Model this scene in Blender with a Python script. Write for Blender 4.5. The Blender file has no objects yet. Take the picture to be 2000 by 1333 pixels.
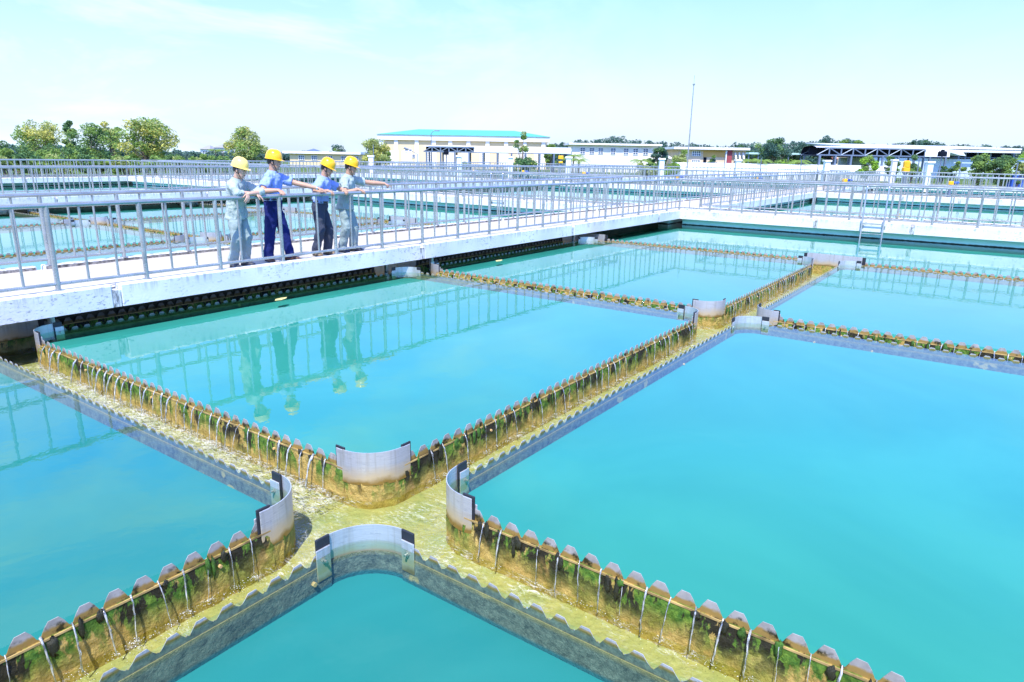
import bpy, math, random
from mathutils import Vector, Matrix
random.seed(7)
S = bpy.context.scene
COL = S.collection
PI = math.pi

# ------------------------------------------------------------------ camera, sky, sun, exposure
CAM = Vector((0.0, 0.0, 2.25))
RGT = Vector((0.58550872, -0.81050126, 0.01634767))
DWN = Vector((-0.20286906, -0.16601774, -0.96502966))
FWD = Vector((0.78487176, 0.56171684, -0.26163047))
FPX = 1325.6
cam_data = bpy.data.cameras.new('camera')
cam_data.sensor_width = 36.0
cam_data.lens = 36.0 * FPX / 2000.0
cam_data.clip_start = 0.05
cam_data.clip_end = 8000
cam = bpy.data.objects.new('camera', cam_data)
COL.objects.link(cam)
m3 = Matrix((RGT, -DWN, -FWD)).transposed()
cam.matrix_world = Matrix.Translation(CAM) @ m3.to_4x4()
S.camera = cam

SUN_EL = math.radians(58)
SUN_H = Vector((-0.87, -0.50, 0)).normalized()
SUN_DIR = Vector((SUN_H.x * math.cos(SUN_EL), SUN_H.y * math.cos(SUN_EL), math.sin(SUN_EL)))
sun_data = bpy.data.lights.new('sun', 'SUN')
sun_data.energy = 4.6
sun_data.angle = math.radians(0.53)
sun_data.color = (1.0, 0.96, 0.89)
sun = bpy.data.objects.new('sun', sun_data)
COL.objects.link(sun)
sun.rotation_euler = SUN_DIR.to_track_quat('Z', 'Y').to_euler()
sun.location = (0, 0, 40)

S.view_settings.view_transform = 'Standard'
S.view_settings.look = 'None'
S.view_settings.gamma = 1.0
S.view_settings.exposure = 0.55
S.render.film_transparent = False


class G:
    """tiny helper for node graphs"""
    def __init__(self, tree):
        self.t = tree
        self.n = tree.nodes
        self.n.clear()

    def node(self, typ, ins=None, **props):
        nd = self.n.new(typ)
        for k, v in props.items():
            setattr(nd, k, v)
        for k, v in (ins or {}).items():
            sock = nd.inputs[k]
            if hasattr(v, 'is_output'):
                self.t.links.new(v, sock)
            else:
                sock.default_value = v
        return nd

    def mix(self, fac, a, b, blend='MIX'):
        nd = self.n.new('ShaderNodeMix')
        nd.data_type = 'RGBA'
        nd.blend_type = blend
        for i, v in ((0, fac), (6, a), (7, b)):
            s = nd.inputs[i]
            if hasattr(v, 'is_output'):
                self.t.links.new(v, s)
            else:
                if i and len(v) == 3:
                    v = (*v, 1)
                s.default_value = v
        return nd.outputs[2]

    def math(self, op, a, b=None, clamp=False):
        nd = self.n.new('ShaderNodeMath')
        nd.operation = op
        nd.use_clamp = clamp
        for i, v in ((0, a), (1, b)):
            if v is None:
                continue
            if hasattr(v, 'is_output'):
                self.t.links.new(v, nd.inputs[i])
            else:
                nd.inputs[i].default_value = v
        return nd.outputs[0]

    def ramp(self, fac, lo, hi):
        nd = self.n.new('ShaderNodeMapRange')
        nd.inputs[1].default_value = lo
        nd.inputs[2].default_value = hi
        self.t.links.new(fac, nd.inputs[0])
        return nd.outputs[0]

    def noise(self, vec, scale, detail=3, rough=0.55, dist=0.0):
        nd = self.n.new('ShaderNodeTexNoise')
        nd.inputs['Scale'].default_value = scale
        nd.inputs['Detail'].default_value = detail
        nd.inputs['Roughness'].default_value = rough
        nd.inputs['Distortion'].default_value = dist
        if vec is not None:
            self.t.links.new(vec, nd.inputs['Vector'])
        return nd.outputs[0]

    def coords(self, scale=(1, 1, 1), kind='geo'):
        if kind == 'geo':
            v = self.n.new('ShaderNodeNewGeometry').outputs['Position']
        else:
            v = self.n.new('ShaderNodeTexCoord').outputs['Object']
        mp = self.n.new('ShaderNodeMapping')
        mp.inputs['Scale'].default_value = scale
        self.t.links.new(v, mp.inputs[0])
        return mp.outputs[0]

    def xyz(self, vec):
        nd = self.n.new('ShaderNodeSeparateXYZ')
        self.t.links.new(vec, nd.inputs[0])
        return nd.outputs

    def bump(self, h, strength, dist=0.01):
        nd = self.n.new('ShaderNodeBump')
        nd.inputs['Strength'].default_value = strength
        nd.inputs['Distance'].default_value = dist
        self.t.links.new(h, nd.inputs['Height'])
        return nd.outputs[0]


# world: hazy tropical sky with thin cirrus
W = bpy.data.worlds.new('World')
S.world = W
W.use_nodes = True
g = G(W.node_tree)
sky = g.node('ShaderNodeTexSky', sky_type='NISHITA', sun_disc=False, sun_elevation=SUN_EL,
             sun_rotation=math.atan2(SUN_DIR.x, SUN_DIR.y), altitude=50, air_density=1.0, dust_density=0.6, ozone_density=2.0)
skyc = g.mix(1.0, sky.outputs[0], (1.05, 1.07, 1.28), 'MULTIPLY')
tc = g.n.new('ShaderNodeTexCoord').outputs['Generated']
mp = g.n.new('ShaderNodeMapping')
mp.inputs['Scale'].default_value = (1.2, 2.6, 5.5)
mp.inputs['Rotation'].default_value = (0, 0, math.radians(-38))
g.t.links.new(tc, mp.inputs[0])
cl = g.noise(mp.outputs[0], 1.5, 7, 0.6, 0.5)
cl = g.ramp(cl, 0.42, 0.66)
vz = g.xyz(tc)
# cirrus lies mostly to the left (towards +y) and up high
side = g.ramp(g.math('SUBTRACT', vz[1], g.math('MULTIPLY', vz[0], 0.62)), -0.12, 0.42)
cl = g.math('MULTIPLY', cl, g.math('MULTIPLY', g.math('ADD', side, 0.12), 0.9), True)
bz = g.math('DIVIDE', g.math('SUBTRACT', vz[2], 0.40), 0.17)
bb = g.math('POWER', 2.718, g.math('MULTIPLY', g.math('MULTIPLY', bz, bz), -1.0))
skyc = g.mix(bb, skyc, g.mix(1.0, skyc, (0.86, 1.58, 3.3), "MULTIPLY"))  # bluer band, mostly above view, added to colour the water reflections
hz = g.math('POWER', g.math('SUBTRACT', 1.0, vz[2], True), 7.0)
skyh = g.mix(g.math('MULTIPLY', hz, 0.92, True), skyc, (3.55, 4.38, 5.7))
skyf = g.mix(cl, skyh, (5.6, 7.2, 8.6))
bg = g.node('ShaderNodeBackground', {'Color': skyf, 'Strength': 0.14})
out = g.node('ShaderNodeOutputWorld', {'Surface': bg.outputs[0]})

S.cycles.use_denoising = True
S.cycles.max_bounces = 7
S.cycles.diffuse_bounces = 3
S.cycles.glossy_bounces = 3
S.cycles.transmission_bounces = 4
S.cycles.transparent_max_bounces = 10
S.cycles.caustics_reflective = False
S.cycles.caustics_refractive = False
S.cycles.sample_clamp_indirect = 6.0


# ------------------------------------------------------------------ mesh helpers
class MB:
    def __init__(self):
        self.v = []
        self.f = []
        self.m = []

    def add(self, vs, fs, mi=0):
        o = len(self.v)
        self.v.extend([tuple(p) for p in vs])
        for f in fs:
            self.f.append(tuple(i + o for i in f))
            self.m.append(mi)
        return self

    def box(self, x0, x1, y0, y1, z0, z1, mi=0, M=None):
        vs = [Vector(p) for p in ((x0, y0, z0), (x1, y0, z0), (x1, y1, z0), (x0, y1, z0),
                                  (x0, y0, z1), (x1, y0, z1), (x1, y1, z1), (x0, y1, z1))]
        if M is not None:
            vs = [M @ p for p in vs]
        return self.add(vs, [(0, 3, 2, 1), (4, 5, 6, 7), (0, 1, 5, 4), (1, 2, 6, 5), (2, 3, 7, 6), (3, 0, 4, 7)], mi)

    def cbox(self, x0, x1, y0, y1, z0, z1, c=0.01, mi=0, M=None):
        """box with chamfered vertical and top edges"""
        def ring(z, k):
            return [(x0 + c, y0 + k, z), (x1 - c, y0 + k, z), (x1 - k, y0 + c, z), (x1 - k, y1 - c, z),
                    (x1 - c, y1 - k, z), (x0 + c, y1 - k, z), (x0 + k, y1 - c, z), (x0 + k, y0 + c, z)]
        rs = ring(z0, 0) + ring(z1 - c, 0) + ring(z1, c * 0.8)
        vs = [Vector(p) for p in rs]
        if M is not None:
            vs = [M @ p for p in vs]
        fs = []
        for r in (0, 8):
            for i in range(8):
                j = (i + 1) % 8
                fs.append((r + i, r + j, r + 8 + j, r + 8 + i))
        fs.append(tuple(range(16, 24)))
        fs.append(tuple(reversed(range(8))))
        return self.add(vs, fs, mi)

    def tube(self, pts, rad, n=8, mi=0, caps=True):
        pts = [Vector(p) for p in pts]
        k = len(pts)
        rs = rad if isinstance(rad, (list, tuple)) else [rad] * k
        d0 = (pts[1] - pts[0]).normalized()
        up = Vector((0, 0, 1)) if abs(d0.z) < 0.9 else Vector((1, 0, 0))
        a = d0.cross(up).normalized()
        vs = []
        for i in range(k):
            if i == 0:
                d = pts[1] - pts[0]
            elif i == k - 1:
                d = pts[-1] - pts[-2]
            else:
                d = (pts[i + 1] - pts[i]).normalized() + (pts[i] - pts[i - 1]).normalized()
            if d.length < 1e-9:
                d = d0
            d = d.normalized()
            a = (a - d * a.dot(d))
            a = a.normalized() if a.length > 1e-6 else d.orthogonal().normalized()
            b = d.cross(a)
            for j in range(n):
                t = 2 * PI * j / n
                vs.append(pts[i] + (a * math.cos(t) + b * math.sin(t)) * rs[i])
        fs = []
        for i in range(k - 1):
            for j in range(n):
                j2 = (j + 1) % n
                fs.append((i * n + j, i * n + j2, (i + 1) * n + j2, (i + 1) * n + j))
        if caps:
            fs.append(tuple(reversed(range(n))))
            fs.append(tuple(range((k - 1) * n, k * n)))
        return self.add(vs, fs, mi)

    def loft(self, secs, n=16, mi=0):
        """secs: (center, right vector, front vector, rx, ry[, power]) closed rings joined and capped"""
        vs = []
        for s in secs:
            c, a, b, rx, ry = s[:5]
            pw = s[5] if len(s) > 5 else 2.0
            for j in range(n):
                t = 2 * PI * j / n
                ct, st = math.cos(t), math.sin(t)
                x = math.copysign(abs(ct) ** (2 / pw), ct)
                y = math.copysign(abs(st) ** (2 / pw), st)
                vs.append(Vector(c) + a * (x * rx) + b * (y * ry))
        fs = []
        k = len(secs)
        for i in range(k - 1):
            for j in range(n):
                j2 = (j + 1) % n
                fs.append((i * n + j, i * n + j2, (i + 1) * n + j2, (i + 1) * n + j))
        fs.append(tuple(reversed(range(n))))
        fs.append(tuple(range((k - 1) * n, k * n)))
        return self.add(vs, fs, mi)

    def ell(self, c, rx, ry, rz, M=None, n=12, k=8, mi=0, jit=0.0):
        vs = []
        for i in range(k + 1):
            ph = PI * i / k
            for j in range(n):
                t = 2 * PI * j / n
                s = 1 + (random.uniform(-jit, jit) if jit else 0)
                p = Vector((math.sin(ph) * math.cos(t) * rx * s, math.sin(ph) * math.sin(t) * ry * s, math.cos(ph) * rz * s))
                if M is not None:
                    p = M @ p
                vs.append(Vector(c) + p)
        fs = []
        for i in range(k):
            for j in range(n):
                j2 = (j + 1) % n
                fs.append((i * n + j, (i + 1) * n + j, (i + 1) * n + j2, i * n + j2))
        return self.add(vs, fs, mi)

    def mesh(self, name, mats, smooth=None):
        me = bpy.data.meshes.new(name)
        me.from_pydata(self.v, [], self.f)
        if not isinstance(mats, (list, tuple)):
            mats = [mats]
        for m in mats:
            me.materials.append(m)
        if len(mats) > 1:
            me.polygons.foreach_set('material_index', self.m)
        if smooth is not None:
            me.polygons.foreach_set('use_smooth', [True] * len(me.polygons))
            if smooth < 180:
                me.set_sharp_from_angle(angle=math.radians(smooth))
        me.update()
        return me


def ob(name, me, parent=None, loc=None):
    o = bpy.data.objects.new(name, me)
    COL.objects.link(o)
    if parent is not None:
        o.parent = parent
    if loc is not None:
        o.location = loc
    return o


def mk(name, mb, mats, parent=None, smooth=None, kind=None, rel=True):
    """link a builder holding WORLD coordinates; a child is re-expressed in its parent's frame (parents are unrotated)"""
    if parent is not None and rel:
        off = Vector((0, 0, 0))
        p = parent
        while p is not None:
            off += p.location
            p = p.parent
        mb.v = [(x - off.x, y - off.y, z - off.z) for x, y, z in mb.v]
    o = ob(name, mb.mesh(name, mats, smooth), parent)
    if kind:
        o['kind'] = kind
    return o


def tag(o, label=None, cat=None, group=None, kind=None):
    if label:
        o['label'] = label
    if cat:
        o['category'] = cat
    if group:
        o['group'] = group
    if kind:
        o['kind'] = kind
    return o


def thing(name, loc, label, cat, group=None):
    o = bpy.data.objects.new(name, None)
    o.empty_display_size = 0.2
    COL.objects.link(o)
    o.location = loc
    return tag(o, label, cat, group)


def gp(px, d, z):
    """world point seen in photo column px, at forward distance d and height z"""
    a = (px - 1000) / FPX
    b = ((z - CAM.z) / d - RGT.z * a - FWD.z) / DWN.z
    return CAM + (RGT * a + DWN * b + FWD) * d


def zat(px, py, d):
    a, b = (px - 1000) / FPX, (py - 666.5) / FPX
    return (CAM + (RGT * a + DWN * b + FWD) * d).z


# ------------------------------------------------------------------ materials
def M_(name):
    m = bpy.data.materials.new(name)
    m.use_nodes = True
    return m, G(m.node_tree)


def finish(g, color, rough=0.6, metal=0.0, normal=None, spec=0.5, **extra):
    b = g.node('ShaderNodeBsdfPrincipled')
    for k, v in (('Base Color', color), ('Roughness', rough), ('Metallic', metal), ('Specular IOR Level', spec)):
        s = b.inputs[k]
        if hasattr(v, 'is_output'):
            g.t.links.new(v, s)
        else:
            s.default_value = (*v, 1) if k == 'Base Color' and len(v) == 3 else v
    for k, v in extra.items():
        b.inputs[k.replace('_', ' ')].default_value = v
    if normal is not None:
        g.t.links.new(normal, b.inputs['Normal'])
    g.node('ShaderNodeOutputMaterial', {'Surface': b.outputs[0]})


def plain(name, color, rough=0.6, metal=0.0, var=0.12, scale=6.0, bump=0.0, spec=0.5, kind='geo'):
    m, g = M_(name)
    v = g.coords(kind=kind)
    n = g.noise(v, scale, 4)
    c = g.mix(g.ramp(n, 0.3, 0.7), [x * (1 - var) for x in color], [min(1, x * (1 + var)) for x in color])
    nm = g.bump(g.noise(v, scale * 6, 3), bump) if bump else None
    finish(g, c, rough, metal, nm, spec)
    return m


def mat_white_concrete():
    m, g = M_('whitewashed_concrete')
    v = g.coords()
    big = g.ramp(g.noise(v, 1.1, 4), 0.35, 0.7)
    c = g.mix(big, (0.80, 0.80, 0.79), (0.62, 0.64, 0.65))
    # rain streaks starting at the kerb edge
    vs = g.coords((7, 7, 0.9))
    st = g.ramp(g.noise(vs, 1.6, 5, 0.65), 0.50, 0.63)
    z = g.xyz(g.coords())[2]
    top = g.ramp(z, 0.40, 0.57)
    st = g.math('MULTIPLY', st, top)
    sp = g.math('MULTIPLY', g.ramp(g.noise(g.coords((0.6, 0.6, 1.3)), 23, 6, 0.7), 0.565, 0.65), g.ramp(g.noise(v, 1.7, 3), 0.44, 0.58))
    c = g.mix(g.math('MULTIPLY', st, 0.78), c, (0.20, 0.23, 0.24))
    c = g.mix(g.math('MULTIPLY', sp, 0.75), c, (0.12, 0.14, 0.15))
    finish(g, c, 0.85, 0, g.bump(g.noise(v, 30, 5), 0.35, 0.01))
    return m


def mat_deck():
    m, g = M_('worn_walkway_concrete')
    v = g.coords()
    c = g.mix(g.ramp(g.noise(v, 0.9, 5), 0.3, 0.7), (0.54, 0.50, 0.44), (0.42, 0.39, 0.35))
    c = g.mix(g.math('MULTIPLY', g.ramp(g.noise(v, 5, 6, 0.7), 0.58, 0.72), 0.6), c, (0.23, 0.21, 0.19))
    finish(g, c, 0.9, 0, g.bump(g.noise(v, 40, 5), 0.4, 0.008))
    return m


def mat_kerb_stain():
    m, g = M_('mould_black_kerb')
    v = g.coords()
    n = g.ramp(g.noise(v, 14, 6, 0.7), 0.36, 0.60)
    c = g.mix(n, (0.035, 0.035, 0.035), (0.33, 0.31, 0.29))
    finish(g, c, 0.95, 0, g.bump(g.noise(v, 35, 5), 0.8, 0.02))
    return m


def mat_wall():
    m, g = M_('damp_pond_wall')
    v = g.coords()
    z = g.xyz(v)[2]
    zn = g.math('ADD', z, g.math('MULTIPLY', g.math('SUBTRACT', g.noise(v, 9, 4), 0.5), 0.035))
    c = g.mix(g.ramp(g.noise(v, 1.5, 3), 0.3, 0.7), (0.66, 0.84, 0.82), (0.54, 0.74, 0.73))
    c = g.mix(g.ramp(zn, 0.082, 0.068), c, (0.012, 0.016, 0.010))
    finish(g, c, 0.7)
    return m


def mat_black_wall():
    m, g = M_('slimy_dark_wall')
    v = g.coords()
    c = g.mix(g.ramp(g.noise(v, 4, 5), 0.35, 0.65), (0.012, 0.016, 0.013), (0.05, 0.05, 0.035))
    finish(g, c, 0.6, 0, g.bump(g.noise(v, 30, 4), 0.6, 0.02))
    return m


def mat_rail():
    m, g = M_('galvanised_pipe')
    v = g.coords()
    c = g.mix(g.ramp(g.noise(v, 4, 5), 0.3, 0.7), (0.31, 0.345, 0.355), (0.44, 0.475, 0.48))
    c = g.mix(g.math('MULTIPLY', g.ramp(g.noise(v, 26, 5), 0.66, 0.78), 0.5), c, (0.30, 0.24, 0.18))
    finish(g, c, g.ramp(g.noise(v, 9, 3), 0.1, 1.6), 0.55)
    return m


def mat_sheet():
    """brushed metal guard plates: clean above, ochre scale near the waterline"""
    m, g = M_('brushed_guard_sheet')
    v = g.coords()
    vs = g.coords((2.5, 2.5, 70))
    z = g.xyz(v)[2]
    br = g.noise(vs, 3, 4, 0.6)
    c = g.mix(g.ramp(br, 0.3, 0.7), (0.46, 0.49, 0.52), (0.60, 0.62, 0.64))
    sc = g.math('MULTIPLY', g.ramp(g.noise(g.coords((1, 1, 3)), 14, 6, 0.75), 0.57, 0.66), 0.6)
    c = g.mix(sc, c, (0.30, 0.33, 0.37))
    vst = g.math('MULTIPLY', g.ramp(g.noise(g.coords((9, 9, 0.5)), 3.2, 5, 0.65), 0.50, 0.68), 0.5)
    c = g.mix(vst, c, (0.33, 0.32, 0.29))
    zn = g.math('ADD', z, g.math('MULTIPLY', g.math('SUBTRACT', g.noise(v, 6, 4), 0.5), 0.13))
    c = g.mix(g.ramp(zn, 0.04, -0.05), c, (0.62, 0.50, 0.33))
    c = g.mix(g.ramp(zn, -0.055, -0.095), c, (0.32, 0.20, 0.05))
    finish(g, c, 0.42, 0.45, g.bump(br, 0.08, 0.004))
    return m


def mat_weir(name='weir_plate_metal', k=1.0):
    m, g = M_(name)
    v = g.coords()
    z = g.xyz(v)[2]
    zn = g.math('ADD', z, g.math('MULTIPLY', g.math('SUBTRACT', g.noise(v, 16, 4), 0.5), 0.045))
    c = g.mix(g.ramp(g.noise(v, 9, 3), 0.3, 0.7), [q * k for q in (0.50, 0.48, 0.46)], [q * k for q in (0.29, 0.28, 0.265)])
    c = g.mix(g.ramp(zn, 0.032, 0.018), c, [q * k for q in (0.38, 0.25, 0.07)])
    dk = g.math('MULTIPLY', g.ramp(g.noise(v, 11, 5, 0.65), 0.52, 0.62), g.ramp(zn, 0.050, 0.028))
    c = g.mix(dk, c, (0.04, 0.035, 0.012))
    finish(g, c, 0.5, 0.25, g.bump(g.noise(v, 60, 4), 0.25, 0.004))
    return m


def mat_crust(name, dark=0.0, mo=0.0):
    """ochre algae crust with green moss and black slime hanging from the notches"""
    m, g = M_(name)
    v = g.coords()
    vd = g.coords((1, 1, 0.45))
    z = g.xyz(v)[2]
    n1 = g.noise(v, 8, 6, 0.65)
    c = g.mix(g.ramp(n1, 0.35, 0.65), (0.37, 0.25, 0.05), (0.60, 0.43, 0.13))
    c = g.mix(g.ramp(g.noise(v, 3.2, 4), 0.52, 0.66), c, (0.34, 0.31, 0.06))
    c = g.mix(g.math('MULTIPLY', g.ramp(g.noise(v, 17, 5, 0.7), 0.58, 0.70), 0.8), c, (0.62, 0.36, 0.12))
    top = g.ramp(g.math('ADD', z, g.math('MULTIPLY', g.math('SUBTRACT', g.noise(vd, 7, 4), 0.5), 0.28)), -0.24, -0.09)
    moss = g.math('MULTIPLY', g.ramp(g.noise(vd, 6.5, 6, 0.68), 0.46 - mo, 0.51 - mo), top)
    c = g.mix(moss, c, g.mix(g.ramp(g.noise(v, 30, 3), 0.35, 0.65), (0.04, 0.13, 0.010), (0.15, 0.27, 0.025)))
    slime = g.math('MULTIPLY', g.ramp(g.noise(vd, 5.2, 5, 0.7, 0.4), 0.535 - dark, 0.565 - dark), top)
    c = g.mix(slime, c, (0.022, 0.020, 0.008))
    h = g.math('ADD', g.noise(v, 22, 6, 0.7), g.math('MULTIPLY', n1, 0.8))
    finish(g, c, 0.75, 0, g.bump(h, 1.0, 0.03), 0.4)
    return m


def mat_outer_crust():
    m, g = M_('submerged_crust_and_shade')
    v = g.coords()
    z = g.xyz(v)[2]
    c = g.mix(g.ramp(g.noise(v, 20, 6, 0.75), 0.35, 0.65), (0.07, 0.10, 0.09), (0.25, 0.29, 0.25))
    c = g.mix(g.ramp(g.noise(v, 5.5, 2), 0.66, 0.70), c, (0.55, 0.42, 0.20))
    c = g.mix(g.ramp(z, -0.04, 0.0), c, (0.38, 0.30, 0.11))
    c = g.mix(g.ramp(z, -0.140, -0.160), c, (0.02, 0.17, 0.22))  # shade under the trough edge painted as a dark blue band
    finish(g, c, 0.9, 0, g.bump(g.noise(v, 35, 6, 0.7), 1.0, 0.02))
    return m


def mat_channel_floor():
    m, g = M_('algae_channel_floor')
    v = g.coords()
    c = g.mix(g.ramp(g.noise(v, 4, 6, 0.65), 0.35, 0.65), (0.44, 0.37, 0.14), (0.31, 0.32, 0.13))
    c = g.mix(g.math('MULTIPLY', g.ramp(g.noise(v, 13, 5, 0.7), 0.55, 0.7), 0.7), c, (0.50, 0.45, 0.22))
    finish(g, c, 0.9, 0, g.bump(g.noise(v, 16, 5), 0.8, 0.03))
    return m


def water_shader(name, tint, scale, strength, dist, foam=0.0, stretch=(1, 1, 1)):
    m, g = M_(name)
    v = g.coords(stretch)
    h = g.math('ADD', g.noise(v, scale, 3, 0.5, 0.3), g.math('MULTIPLY', g.noise(v, scale * 4.3, 2, 0.5), 0.25))
    nm = g.bump(h, strength, dist)
    fr = g.node('ShaderNodeFresnel', {'IOR': 1.333, 'Normal': nm})
    gl = g.node('ShaderNodeBsdfGlossy', {'Roughness': 0.0, 'Normal': nm})
    gl.inputs['Color'].default_value = (1, 1, 1, 1)
    tr = g.node('ShaderNodeBsdfTransparent')
    tr.inputs['Color'].default_value = (*tint, 1)
    mx = g.node('ShaderNodeMixShader', {0: fr.outputs[0], 1: tr.outputs[0], 2: gl.outputs[0]})
    res = mx.outputs[0]
    if foam:
        f1 = g.noise(g.coords((1.5, 0.6, 1)), 19, 8, 0.78, 1.6)
        f2 = g.noise(g.coords(), 3.0, 4, 0.6)
        fm = g.math('MULTIPLY', g.ramp(f1, 0.52 - foam * 0.05, 0.74 - foam * 0.04), g.ramp(f2, 0.47 - foam * 0.14, 0.66 - foam * 0.10))
        df = g.node('ShaderNodeBsdfDiffuse', {'Color': (0.92, 0.95, 0.94, 1)})
        res = g.node('ShaderNodeMixShader', {0: g.math('MULTIPLY', fm, 0.75), 1: res, 2: df.outputs[0]}).outputs[0]
    g.node('ShaderNodeOutputMaterial', {'Surface': res})
    return m


def mat_jet():
    m, g = M_('falling_water')
    fr = g.node('ShaderNodeFresnel', {'IOR': 1.33})
    gl = g.node('ShaderNodeBsdfGlossy', {'Roughness': 0.08})
    tr = g.node('ShaderNodeBsdfTransparent')
    tr.inputs['Color'].default_value = (0.9, 0.97, 1, 1)
    df = g.node('ShaderNodeBsdfDiffuse', {'Color': (0.95, 0.97, 0.98, 1)})
    n = g.ramp(g.noise(g.coords((30, 30, 6)), 3, 3), 0.42, 0.72)
    a = g.node('ShaderNodeMixShader', {0: g.math('ADD', g.math('MULTIPLY', n, 0.65), 0.10, True), 1: tr.outputs[0], 2: df.outputs[0]})
    b = g.node('ShaderNodeMixShader', {0: g.math('ADD', fr.outputs[0], 0.12), 1: a.outputs[0], 2: gl.outputs[0]})
    g.node('ShaderNodeOutputMaterial', {'Surface': b.outputs[0]})
    return m


def mat_leaf(name, c1, c2, scale=0.6):
    m, g = M_(name)
    v = g.coords()
    n = g.ramp(g.noise(v, scale, 3), 0.3, 0.7)
    n2 = g.noise(v, 9, 2)
    c = g.mix(n, c1, c2)
    c = g.mix(g.ramp(n2, 0.3, 0.7), c, [min(1, (a + b) * 0.62) for a, b in zip(c1, c2)])
    b = g.node('ShaderNodeBsdfDiffuse', {'Color': c})
    t = g.node('ShaderNodeBsdfTranslucent', {'Color': c})
    mx = g.node('ShaderNodeMixShader', {0: 0.3, 1: b.outputs[0], 2: t.outputs[0]})
    g.node('ShaderNodeOutputMaterial', {'Surface': mx.outputs[0]})
    return m


def mat_ground():
    m, g = M_('grass_ground')
    v = g.coords()
    c = g.mix(g.ramp(g.noise(v, 0.08, 5), 0.35, 0.65), (0.05, 0.11, 0.025), (0.12, 0.17, 0.05))
    c = g.mix(g.ramp(g.noise(v, 0.02, 3), 0.55, 0.65), c, (0.42, 0.38, 0.30))
    finish(g, c, 0.95, 0, g.bump(g.noise(v, 5, 4), 0.6, 0.05), 0.1)
    return m


def mat_cloth(name, c, var=0.1, scale=5.0):
    m, g = M_(name)
    v = g.coords()
    n = g.ramp(g.noise(v, scale, 4, 0.6, 0.6), 0.3, 0.7)
    col = g.mix(n, [x * (1 - var) for x in c], [min(1, x * (1 + var)) for x in c])
    h = g.math('ADD', g.noise(g.coords((1, 1, 0.6)), 11, 3, 0.5, 0.8), g.math('MULTIPLY', g.noise(v, 320, 2), 0.06))
    finish(g, col, 0.85, 0, g.bump(h, 0.7, 0.03), 0.2)
    return m


CONC = mat_white_concrete()
DECK = mat_deck()
KERBST = mat_kerb_stain()
WALLM = mat_wall()
DWALL = mat_black_wall()
RAIL = mat_rail()
SHEET = mat_sheet()
WEIR = mat_weir()


def mat_weir_outer():
    m, g = M_('weir_plate_pond_side')
    v = g.coords()
    z = g.xyz(v)[2]
    zn = g.math('ADD', z, g.math('MULTIPLY', g.math('SUBTRACT', g.noise(v, 20, 4), 0.5), 0.02))
    c = g.mix(g.ramp(g.noise(v, 20, 6, 0.75), 0.35, 0.65), (0.08, 0.10, 0.09), (0.25, 0.28, 0.24))
    c = g.mix(g.ramp(zn, 0.030, 0.042), c, (0.26, 0.19, 0.06))
    c = g.mix(g.ramp(zn, 0.052, 0.060), c, (0.36, 0.36, 0.36))
    finish(g, c, 0.6, 0.1, g.bump(g.noise(v, 45, 5), 0.5, 0.01))
    return m


WEIRO = mat_weir_outer()
WEIRD = mat_weir('shaded_weir_plate', 0.42)  # darker copy of the weir metal, walkway shade put into its colour
CRUST = mat_crust('ochre_algae_crust')
CRUSTD = mat_crust('mossy_algae_crust', 0.035, 0.05)
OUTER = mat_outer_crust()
CFLOOR = mat_channel_floor()
POND = water_shader('pond_water', (0.86, 0.98, 0.97), 2.8, 0.062, 0.02, stretch=(1.0, 1.0, 1.0))
CHAN = water_shader('channel_water', (0.90, 0.97, 0.84), 7.0, 0.5, 0.05, foam=0.35)
CHANF = water_shader('foaming_channel_water', (0.90, 0.97, 0.84), 9.0, 1.0, 0.07, foam=1.0)
JET = mat_jet()
FOAM = plain('white_foam', (0.90, 0.92, 0.92), 0.5, 0, 0.03, 20)
RUBBER = plain('black_rubber', (0.016, 0.02, 0.028), 0.6, 0, 0.2, 20)
BOLT = plain('bolt_steel', (0.55, 0.53, 0.48), 0.35, 0.8, 0.25, 60)
MOSSG = plain('wet_green_moss', (0.045, 0.13, 0.012), 0.6, 0, 0.6, 30, 0.8)
MOSSD = plain('wet_black_slime', (0.020, 0.022, 0.010), 0.45, 0, 0.5, 30, 0.8)
GROUND = mat_ground()


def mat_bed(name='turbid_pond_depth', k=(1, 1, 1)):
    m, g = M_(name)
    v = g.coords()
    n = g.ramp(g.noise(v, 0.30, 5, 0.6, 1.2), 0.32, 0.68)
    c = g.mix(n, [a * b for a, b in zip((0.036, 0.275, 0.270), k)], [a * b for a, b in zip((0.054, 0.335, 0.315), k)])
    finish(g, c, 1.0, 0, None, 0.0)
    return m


BED = mat_bed()
BEDL = mat_bed('darker_turbid_pond', (0.62, 0.76, 0.86))  # darker, bluer copy for the near left cells

# ------------------------------------------------------------------ terrain
ROWS = [(9.30, 11.80), (28.9, 31.4), (48.5, 51.0)]          # walkways running along x
COLS = [(22.95, 25.30), (43.4, 45.75), (63.9, 66.2)]        # walkways running along y
DECKZ, KERBZ, SLABZ = 0.50, 0.556, 0.26
mb = MB()
X0, X1, Y0, Y1 = -9.0, 66.15, -9.0, 50.95
R_ = 3500
mb.add([(-R_, -R_, 0.15), (R_, -R_, 0.15), (R_, Y0, 0.15), (-R_, Y0, 0.15)], [(0, 1, 2, 3)])
mb.add([(-R_, Y1, 0.15), (R_, Y1, 0.15), (R_, R_, 0.15), (-R_, R_, 0.15)], [(0, 1, 2, 3)])
mb.add([(-R_, Y0, 0.15), (X0, Y0, 0.15), (X0, Y1, 0.15), (-R_, Y1, 0.15)], [(0, 1, 2, 3)])
mb.add([(X1, Y0, 0.15), (R_, Y0, 0.15), (R_, Y1, 0.15), (X1, Y1, 0.15)], [(0, 1, 2, 3)])
tag(mk('ground', mb, GROUND), kind='structure')

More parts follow.
